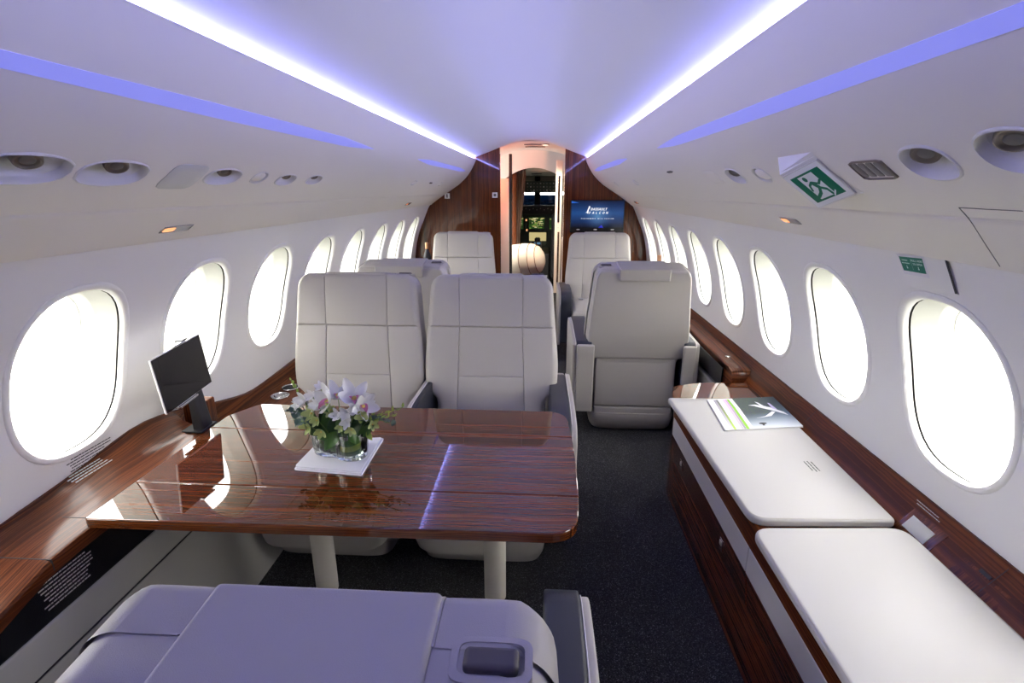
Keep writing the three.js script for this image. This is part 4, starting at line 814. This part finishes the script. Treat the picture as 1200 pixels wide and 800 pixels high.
for (const [ax, ay, bx, by, dz, w, m] of [[388, 512, 376, 478, 0.03, 0.017, 0], [392, 512, 392, 484, 0.05, 0.018, 0], [398, 512, 414, 486, 0.05, 0.017, 0], [412, 510, 436, 484, 0.02, 0.015, 0], [395, 505, 382, 527, 0.06, 0.018, 1], [400, 506, 398, 486, 0.06, 0.013, 1], [378, 508, 362, 486, 0.03, 0.015, 0], [420, 510, 440, 497, 0.04, 0.014, 1], [405, 508, 424, 480, -0.01, 0.014, 0], [430, 506, 437, 516, 0.05, 0.008, 2], [384, 508, 384, 476, 0.045, 0.016, 1], [408, 508, 428, 490, 0.055, 0.016, 0], [418, 508, 440, 490, 0.0, 0.015, 0], [374, 510, 357, 494, 0.045, 0.014, 0], [386, 510, 372, 512, 0.065, 0.012, 1], [410, 506, 418, 520, 0.07, 0.012, 1]]) {
  const a = fp(ax, ay, dz * 0.7), b = fp(bx, by, dz), d = b.clone().sub(a), g = blade(d.length(), w, { cup: 0.35, bend: 0.15, tip: 0.9, round: 0.8 }).applyMatrix4(aim(d, V(0.1, 0.35, 1)));
  const o = mesh('broad_leaf', g, [M.leafDark, M.leafMid, M.leafLime][m]); o.position.copy(a);
  tag(o, ['broad dark green glossy leaf rising from the glass vase', 'broad mid green leaf at the front of the glass vase', 'narrow lime green leaf bending over the vase rim'][m], 'leaf', ['dark leaves in the vase', 'mid green leaves in the vase', undefined][m]);
}
// ---------------------------------------------------------------- magazine
{
  const y = 0.5322, c = [[829, 468], [906, 464.5], [941.5, 499], [850, 503.5]].map(([a, b]) => at(a, b, 'y', y + 0.006));
  const pts = c.map((p) => [p.x, p.z]), o = mesh('magazine', slab(pts, y, y + 0.0018, 0.0004, 1), M.paper); tag(o, 'magazine with striped margin and an aircraft photo on its cover', 'magazine');
  mesh('pages', slab(pts.map(([x, z], i) => [x + (i === 1 || i === 2 ? -0.002 : 0.001), z]), y + 0.0019, y + 0.0048, 0.0006, 1), M.paper, o);
  const tex = canvasTex(900, 800, (x, w, h) => {
    x.fillStyle = '#f1f1f2'; x.fillRect(0, 0, w, h);
    const bar = (x0, wd, top, bot) => { const g = x.createLinearGradient(0, 0, 0, h); g.addColorStop(0, top); g.addColorStop(1, bot); x.fillStyle = g; x.fillRect(x0, 20, wd, h - 20); };
    bar(70, 34, '#8f8a95', '#d8d6da'); bar(104, 26, '#5d5d66', '#b5dc4a'); bar(190, 30, '#d9b9d4', '#bfbcc4'); bar(222, 24, '#c993c6', '#9a97a2'); bar(248, 34, '#7cc02e', '#8ecb2f');
    const s = x.createLinearGradient(300, 0, w, h); s.addColorStop(0, '#33423a'); s.addColorStop(0.45, '#2c3d4a'); s.addColorStop(1, '#8fa3bd'); x.fillStyle = s; x.fillRect(330, 0, w - 330, h);
    for (let i = 0; i < 900; i++) { const px = 330 + rnd() * 330, py = rnd() * 460; x.fillStyle = `rgba(${40 + 50 * rnd()},${62 + 50 * rnd()},${40 + 30 * rnd()},0.5)`; x.fillRect(px, py, 4 + 14 * rnd(), 3 + 8 * rnd()); }
    const m = x.createLinearGradient(0, 420, 0, h); m.addColorStop(0, 'rgba(205,214,222,0)'); m.addColorStop(1, 'rgba(226,230,234,0.95)'); x.fillStyle = m; x.fillRect(330, 420, w - 330, h - 420);
    x.fillStyle = '#eceef4'; const poly = (...p) => { x.beginPath(); p.forEach(([a, b], i) => i ? x.lineTo(a, b) : x.moveTo(a, b)); x.closePath(); x.fill(); };
    poly([540, 250], [600, 232], [720, 290], [840, 430], [860, 520], [820, 480], [700, 370], [600, 300]); poly([470, 210], [560, 200], [680, 260], [690, 300], [560, 250]); poly([590, 120], [625, 150], [665, 260], [625, 262]); poly([430, 560], [560, 520], [700, 400], [735, 420], [640, 520]); x.fillStyle = '#c9c0e6'; poly([740, 170], [765, 180], [790, 360], [740, 330]);
    x.fillStyle = '#16181a'; x.beginPath(); x.ellipse(470, 690, 46, 22, 0, 0, 7); x.fill(); x.fillRect(455, 700, 26, 40);
  });
  const cov = c.map((p) => V(p.x, y + 0.0056, p.z)); mesh('cover', quad(cov[0], cov[1], cov[2], cov[3]), std({ map: tex, roughness: 0.6, side: THREE.DoubleSide }), o);
}
// ---------------------------------------------------------------- on the partition: screen and two small plates
{
  const o = thing('wall_screen', 'wide flat wall screen with a dark blue picture on the wooden partition', 'screen');
  mesh('case', span(0.278, 0.812, 0.985, 1.300, Z_FRONT, Z_FRONT + 0.030, 0.006), M.black, o);
  const tex = canvasTex(1024, 512, (x, w, h) => {
    const g = x.createLinearGradient(0, 0, 0, h); g.addColorStop(0, '#06173c'); g.addColorStop(0.45, '#17457e'); g.addColorStop(0.8, '#0a2450'); g.addColorStop(1, '#050b1c'); x.fillStyle = g; x.fillRect(0, 0, w, h);
    const r = x.createRadialGradient(520, 300, 10, 520, 300, 300); r.addColorStop(0, 'rgba(120,170,215,0.55)'); r.addColorStop(1, 'rgba(60,110,170,0)'); x.fillStyle = r; x.fillRect(0, 0, w, h);
    x.fillStyle = '#2a6bd0'; x.beginPath(); x.moveTo(0, 0); x.lineTo(150, 36); x.lineTo(0, 40); x.fill(); x.fillStyle = '#2b2fc4'; x.beginPath(); x.moveTo(540, h); x.lineTo(600, 460); x.lineTo(640, 512); x.fill();
    x.fillStyle = '#fdfdfd'; x.font = 'italic bold 66px sans-serif'; x.fillText('DASSAULT', 372, 178); x.font = 'italic bold 62px sans-serif'; let u = 340; for (const ch of 'FALCON') { x.fillText(ch, u, 246); u += 66; }
    x.beginPath(); x.moveTo(345, 92); x.lineTo(372, 108); x.lineTo(330, 196); x.lineTo(300, 214); x.fill(); x.beginPath(); x.moveTo(272, 226); x.lineTo(340, 190); x.lineTo(330, 246); x.lineTo(300, 222); x.fill();
    x.font = 'bold 26px sans-serif'; u = 196; for (const ch of 'PERFORMANCE WITH PASSION') { x.fillText(ch, u, 346); u += 27; }
  });
  mesh('screen', quad(V(0.288, 1.291, Z_FRONT + 0.0306), V(0.803, 1.291, Z_FRONT + 0.0306), V(0.803, 1.035, Z_FRONT + 0.0306), V(0.288, 1.035, Z_FRONT + 0.0306)), std({ color: 0x000000, emissive: 0xffffff, emissiveMap: tex, emissiveIntensity: 0.85, roughness: 0.2 }), o);
  for (const x of [0.36, 0.53, 0.70]) mesh('button', box(0.03, 0.010, 0.004, x, 1.016, Z_FRONT + 0.031, 0.002), M.plastic, o);
}
for (const [px, py, what, label] of [[524, 229.5, 0, 'small white plate with a dark mark near the sloping edge of the partition'], [580, 228.5, 1, 'small white plate with a grey mark near the doorway']]) {
  const p = at(px, py, 'z', Z_FRONT + 0.002), o = mesh('switch_plate', box(0.052, 0.052, 0.006, p.x, p.y, Z_FRONT + 0.004, 0.002), M.bezel); tag(o, label, 'plate');
  mesh('mark', what ? box(0.026, 0.026, 0.002, p.x, p.y, Z_FRONT + 0.0078, 0.006) : box(0.012, 0.034, 0.002, p.x, p.y, Z_FRONT + 0.0078, 0.004), what ? M.smoke : M.blackMatte, o);
}
// bottles on small wooden shelves by the forward seats
for (const [px, py, z, s] of [[500, 284, -4.97, -1], [773, 299, -4.2, 1]]) {
  const p = at(px, py, 'z', z), yb = 0.60;
  const sh = mesh('side_shelf', boxUV(span(Math.min(p.x - 0.06 * s, XC + s * 1.185), Math.max(p.x - 0.06 * s, XC + s * 1.185), yb - 0.02, yb, z - 0.10, z + 0.10, 0.005), 'z'), M.woodLedge); tag(sh, `small wooden shelf carrying a bottle on the ${where[s]} side by the forward seat`, 'shelf');
  const H = p.y - yb, o = mesh('bottle', lathe([[0, 0], [0.034, 0], [0.036, 0.006], [0.036, H * 0.52], [0.030, H * 0.64], [0.015, H * 0.76], [0.014, H * 0.80], [0, H * 0.80]], 28), M.blackMatte); o.position.set(p.x, yb + 0.0005, z);
  mesh('foil_neck', lathe([[0.0155, H * 0.80], [0.017, H * 0.985], [0.014, H], [0, H]], 20), M.foil, o);
  tag(o, `dark bottle with a copper neck on the ${where[s]} side shelf`, 'bottle');
}

// ---------------------------------------------------------------- vestibule and cockpit beyond the doorway
{
  const XL = -0.95, XR = 0.72, ZB = -9.25, zA = Z_FRONT - 0.058;
  const shell = [span(XL - 0.05, XL, -0.06, 1.95, -5.95, zA, 0), span(XL - 0.05, XL, 1.72, 1.95, -6.62, -5.95, 0), span(XL - 0.05, XL, -0.06, 1.95, ZB, -6.62, 0), span(XR, XR + 0.05, -0.06, 1.95, ZB, zA, 0)];
  structure(mesh('wall_vestibule', shell, M.white), 'pale side walls of the entrance vestibule beyond the doorway', 'wall');
  structure(mesh('ceiling_vestibule', [sheetAlong(() => range(XL, XR, 16).map((x) => [x, 1.858 - 0.22 * ((x + 0.11) / 0.75) ** 2]), [zA, -6.58], 0.6), span(XL - 0.05, XR + 0.05, 1.90, 1.95, ZB, zA, 0)], M.white), 'pale curved ceiling of the entrance vestibule', 'ceiling');
  // arched header lit warm
  const hdr = []; for (const x of range(XL, XR, 24)) hdr.push([x, 1.93]); for (const x of range(XR, XL, 24)) hdr.push([x, 1.655 - 0.16 * ((x + 0.11) / 0.4) ** 2]);
  const hg = new THREE.ExtrudeGeometry(shapeOf(hdr), { depth: 0.05, bevelEnabled: false }).translate(0, 0, -6.63);
  structure(mesh('trim_9', toCreasedNormals(hg, 0.5), M.white), 'arched pale header between vestibule and cockpit', 'header');
  const slots = mesh('ceiling_slots', [span(-0.20, 0.02, 1.845, 1.858, -5.72, -5.70, 0.002), span(-0.20, 0.02, 1.845, 1.858, -6.02, -6.0, 0.002)], M.smoke); tag(slots, 'pair of dark air slots in the vestibule ceiling', 'air slot');
  // added warm lamp on the side wall, hidden from view, tints the header
  const lamp = mesh('added_vestibule_light', span(-0.90, -0.885, 1.40, 1.70, -5.62, -5.56, 0.003), M.warm); tag(lamp, 'added warm strip lamp on the vestibule side wall, lighting the header', 'lamp');
  const l = new THREE.RectAreaLight(lin(1, 0.30, 0.15), 200, 0.06, 0.30); l.position.set(-0.87, 1.55, -5.59); l.lookAt(0.1, 1.75, -6.6); scene.add(l);
  // fronts on the left of the passage
  tag(mesh('cabinet_panel', span(-0.90, -0.378, 0.42, 1.52, -6.02, -5.96, 0.004), M.plastic), 'pale cabinet front just inside the doorway', 'cabinet');
  tag(mesh('door_post', span(-0.382, -0.350, 0, 1.78, -6.12, -6.03, 0.004), M.blackMatte), 'black post of the entrance door', 'post');
  tag(mesh('wooden_post', boxUV(span(-0.412, -0.326, 0, 1.62, -6.75, -6.67, 0.006), 'y'), M.woodBulk), 'bright reddish wooden post before the cockpit curtain', 'post');
  const cur = []; for (const y of range(1.66, 0.42, 14)) { const w = lerp(0.13, 0.06, smooth((1.66 - y) / 0.9)); cur.push(range(0, 1, 24).map((t) => V(-0.345 + w * t, y, -6.83 + 0.022 * Math.sin(t * 19)))); }
  tag(mesh('curtain', loft(cur, { closed: false, caps: false, crease: 0 }), M.curtain), 'gathered brown curtain at the cockpit entrance', 'curtain');
  const lowWall = mesh('low_cabinet', span(-0.90, -0.36, 0, 0.28, -6.58, -6.14, 0.01), M.plastic); tag(lowWall, 'low pale cabinet under the cream bolster', 'cabinet');
  // cream bolster
  const o = mesh('bolster', loft([[-0.34, 0.02], [-0.335, 0.13], [-0.30, 0.172], [-0.2, 0.188], [0, 0.192], [0.14, 0.19], [0.24, 0.172], [0.30, 0.135], [0.335, 0.08], [0.345, 0.01]].map(([x, r]) => { const a = []; for (let i = 0; i < 36; i++) { const t = i / 36 * 2 * Math.PI; a.push(V(x, r * Math.cos(t), r * Math.sin(t))); } return a; }), { crease: 1 }), M.cream);
  o.position.set(-0.33, 0.54, -6.36); o.rotation.set(0, -0.28, 0.16); o.scale.setScalar(1.1); tag(o, 'cream padded bolster with brown piping in the vestibule', 'bolster');
  for (const [x, r] of [[-0.12, 0.191], [0.0, 0.193], [0.11, 0.192], [0.205, 0.181], [0.28, 0.151]]) mesh('piping', new THREE.TorusGeometry(r, 0.0035, 6, 48).rotateY(Math.PI / 2).translate(x, 0, 0), M.brown, o);
  // lit frame on the right with a mirror strip, galley behind it
  const fr = thing('mirror_column', 'tall bright cream column with mirror strips in the vestibule', 'column');
  mesh('frame', span(0.150, 0.226, 0.19, 1.72, -6.24, -6.18, 0.006), M.creamLacquer, fr);
  mesh('mirror_strip', span(0.176, 0.200, 1.03, 1.55, -6.182, -6.176, 0.001), M.mirror, fr); mesh('mirror_strip', span(0.182, 0.204, 0.30, 0.92, -6.182, -6.176, 0.001), M.mirror, fr);
  for (const y of [0.97, 1.02]) mesh('stud', cyl(0.006, 0.006, 0.006, 0, 0, 0, 12).rotateX(Math.PI / 2).translate(0.188, y, -6.178), M.steel, fr);
  // added ceiling spot, put in to brighten the cream column
  const dl = mesh('added_ceiling_downlight', lathe([[0, 0.004], [0.03, 0.004], [0.034, 0], [0.04, 0.001], [0.04, 0.010], [0, 0.010]], 28).translate(0.02, 1.836, -5.62), M.steel); tag(dl, 'added round downlight in the vestibule ceiling, brightening the cream column', 'lamp');
  mesh('lamp_lens', lathe([[0, 0], [0.028, 0.001], [0.029, 0.004], [0, 0.004]], 24).translate(0.02, 1.835, -5.62), M.downlight, dl);
  const sp = new THREE.SpotLight(lin(1, 0.88, 0.70), 7, 0, 0.75, 0.6, 2); sp.position.set(0.02, 1.828, -5.62); sp.target.position.set(0.16, 0.9, -6.2); scene.add(sp, sp.target);
  const gal = thing('galley_unit', 'dark galley unit with a pale curved counter beside the bright column', 'galley');
  mesh('cabinet', boxUV(span(0.235, 0.70, 0.0, 1.60, -6.16, -5.78, 0.006), 'y'), M.woodFront, gal);
  mesh('counter', slab(roundedPoly([[0.215, -5.77], [0.69, -5.77], [0.69, -5.56], [0.235, -5.62]], [0.03, 0, 0, 0.06]), 0.86, 0.90, 0.008, 3), M.plastic, gal);
  mesh('appliance', span(0.235, 0.40, 1.22, 1.62, -5.80, -5.74, 0.01), M.steel, gal); mesh('counter_edge', tube([V(0.222, 0.88, -5.70), V(0.228, 0.70, -5.70), V(0.226, 0.30, -5.70), V(0.224, 0.02, -5.70)], 0.010, 24, 8), M.creamLacquer, gal);
  // cockpit
  const Z = -8.6, ck = thing('cockpit_panel', 'dark cockpit instrument panel with lit screens seen through the doorway', 'instrument panel');
  mesh('main_panel', span(-0.60, 0.50, 0.42, 1.04, Z - 0.08, Z, 0.01), M.cockpit, ck);
  const glare = mesh('glareshield', span(-0.65, 0.55, 1.02, 1.16, Z - 0.05, Z + 0.16, 0.02), M.blackMatte, ck);
  for (let i = 0; i < 9; i++) mesh('knob', cyl(0.010, 0.009, 0.014, 0, 0, 0, 12).rotateX(Math.PI / 2).translate(-0.32 + i * 0.058, 1.09 + 0.018 * (i % 2), Z + 0.166), M.steelDark, glare);
  const map = canvasTex(128, 128, (x) => { x.fillStyle = '#27451f'; x.fillRect(0, 0, 128, 128); for (let i = 0; i < 60; i++) { x.fillStyle = ['#b7a86a', '#18240f', '#6f8f3c', '#d8cf9c'][i % 4]; x.fillRect(rnd() * 120, rnd() * 120, 6 + rnd() * 26, 4 + rnd() * 14); } });
  const map2 = canvasTex(128, 128, (x) => { x.fillStyle = '#cdbb83'; x.fillRect(0, 0, 128, 128); x.fillStyle = '#2a2d24'; x.fillRect(0, 86, 128, 42); x.fillRect(48, 50, 32, 40); x.fillStyle = '#5c7f9c'; x.fillRect(40, 100, 50, 20); });
  const scr = (x0, x1, y0, y1, m) => { const f = mesh('display', span(x0 - 0.015, x1 + 0.015, y0 - 0.015, y1 + 0.015, Z - 0.005, Z + 0.014, 0.005), M.cockpit, ck); mesh('display_screen', quad(V(x0, y1, Z + 0.0146), V(x1, y1, Z + 0.0146), V(x1, y0, Z + 0.0146), V(x0, y0, Z + 0.0146)), std({ color: 0x000000, emissive: 0xffffff, emissiveMap: m, emissiveIntensity: 0.7 }), f); };
  scr(-0.215, 0.035, 0.785, 0.965, map); scr(-0.21, 0.07, 0.52, 0.725, map2); scr(-0.56, -0.31, 0.78, 0.96, map); scr(0.12, 0.40, 0.78, 0.96, map);
  for (const x of [-0.26, -0.25]) mesh('lamp_light', box(0.022, 0.03, 0.01, x, x < -0.255 ? 0.92 : 0.76, Z + 0.004, 0.004), M.amber, ck);
  const ped = thing('throttle_pedestal', 'black throttle pedestal with levers between the pilots', 'pedestal');
  mesh('body', span(-0.25, 0.12, 0.0, 0.50, -8.45, -7.6, 0.03), M.blackMatte, ped); for (const x of [-0.17, -0.09, -0.01]) { mesh('lever', span(x - 0.012, x + 0.012, 0.49, 0.62, -8.2, -8.17, 0.006), M.steelDark, ped); }
  mesh('lever_cap', box(0.09, 0.05, 0.05, -0.07, 0.645, -8.18, 0.014), M.blackMatte, ped);
  const ov = thing('overhead_switch_panel', 'grey green overhead switch panel in the cockpit', 'switch panel');
  mesh('plate', box(0.60, 0.17, 0.03, -0.085, 1.44, -8.3, 0.008).rotateX(0), M.cockpit, ov);
  for (let j = 0; j < 3; j++) for (let i = 0; i < 11; i++) mesh('switch', box(0.018, 0.02, 0.014, -0.335 + i * 0.05, 1.39 + j * 0.05, -8.279, 0.004), (i * 7 + j * 3) % 4 ? M.steelDark : M.plastic, ov);
  structure(mesh('ceiling_cockpit', [span(XL, XR, 1.62, 1.68, ZB, -6.9, 0), span(XL, XR, 1.36, 1.62, ZB, ZB + 0.05, 0)], M.cockpitCeil), 'dim grey cockpit ceiling', 'ceiling');
  tag(mesh('ceiling_lamp', lathe([[0, -0.004], [0.07, -0.006], [0.08, 0.006], [0, 0.006]], 28).translate(-0.09, 1.615, -7.7), M.smoke), 'dark round fitting in the cockpit ceiling', 'fitting');
  const ws = new THREE.Group(); ws.name = 'window_21'; scene.add(ws); structure(ws, 'cockpit windscreen panes above the glareshield', 'window');
  for (const [a, b] of [[-0.62, -0.13], [-0.05, 0.5]]) mesh('pane', span(a, b, 1.10, 1.315, ZB + 0.02, ZB + 0.03, 0), M.tintPane, ws);
  mesh('post', span(-0.14, -0.04, 1.10, 1.62, ZB, ZB + 0.05, 0.004), M.blackMatte, ws); mesh('frame', [span(XL, -0.6, 1.0, 1.62, ZB, ZB + 0.05, 0), span(0.48, XR, 1.0, 1.62, ZB, ZB + 0.05, 0), span(XL, XR, -0.06, 1.10, ZB - 0.01, ZB + 0.05, 0)], M.blackMatte, ws);
  for (const [x, label] of [[-0.52, 'dark pilot seat back on the curtain side'], [0.33, 'dark pilot seat back with a grey edge on the galley side']]) { const s = mesh('pilot_seat', box(0.40, 0.95, 0.16, x, 0.62, -7.45, 0.07, 4), M.blackMatte); mesh('headrest', box(0.24, 0.18, 0.10, x, 1.17, -7.45, 0.04, 3), M.blackMatte, s); mesh('base', span(x - 0.15, x + 0.15, 0.0, 0.16, -7.9, -7.4, 0.02), M.smoke, s); tag(s, label, 'pilot seat'); }
}
// ---------------------------------------------------------------- outside: apron and trees, far overexposed
structure(mesh('ground', boxUV(new THREE.PlaneGeometry(400, 400).rotateX(-Math.PI / 2).translate(0, -2.2, 0), 'x'), M.concrete), 'pale concrete apron outside the windows', 'ground');
{
  const crown = (r) => { const list = []; for (let i = 0; i < 16; i++) { const g = new THREE.IcosahedronGeometry(r * (0.32 + 0.2 * rnd()), 3); const p = g.attributes.position, q = V(); for (let k = 0; k < p.count; k++) { q.fromBufferAttribute(p, k); const n = 1 + 0.16 * Math.sin(q.x * 9 / r + i) * Math.sin(q.y * 11 / r) * Math.sin(q.z * 8 / r + 2); p.setXYZ(k, q.x * n, q.y * n, q.z * n); } const a = rnd() * 6.28, h = rnd(); g.translate(Math.cos(a) * r * 0.6 * (1 - h * 0.5), (h - 0.4) * r, Math.sin(a) * r * 0.6 * (1 - h * 0.5)); g.computeVertexNormals(); g.deleteAttribute('uv'); list.push(g); } return list; };
  let first = null;
  for (const [px, dist, r] of [[75, 46, 5.0], [30, 60, 6], [235, 52, 5]]) {
    const d = ray(px, 430); d.y = 0; d.normalize().multiplyScalar(dist);
    if (!first) { first = thing('tree', 'round leafy tree beyond the apron, seen pale through the window by the tablet', 'tree', [d.x, -2.2, d.z], 0, 'trees beyond the apron'); mesh('trunk', cyl(0.3, 0.18, 3.2, 0, 1.6, 0, 10), M.bark, first); mesh('crown', crown(r).map((g) => g.translate(0, 5.2, 0)), M.treeLeaf, first); }
    else { const c = copy(first, [d.x, -2.2, d.z], px); c.scale.setScalar(r / 5); }
  }
}
scene.traverse((o) => { if (o.isMesh) o.castShadow = o.receiveShadow = true; if (o.isLight && !o.isRectAreaLight) o.castShadow = true; });
renderer.render(scene, camera);
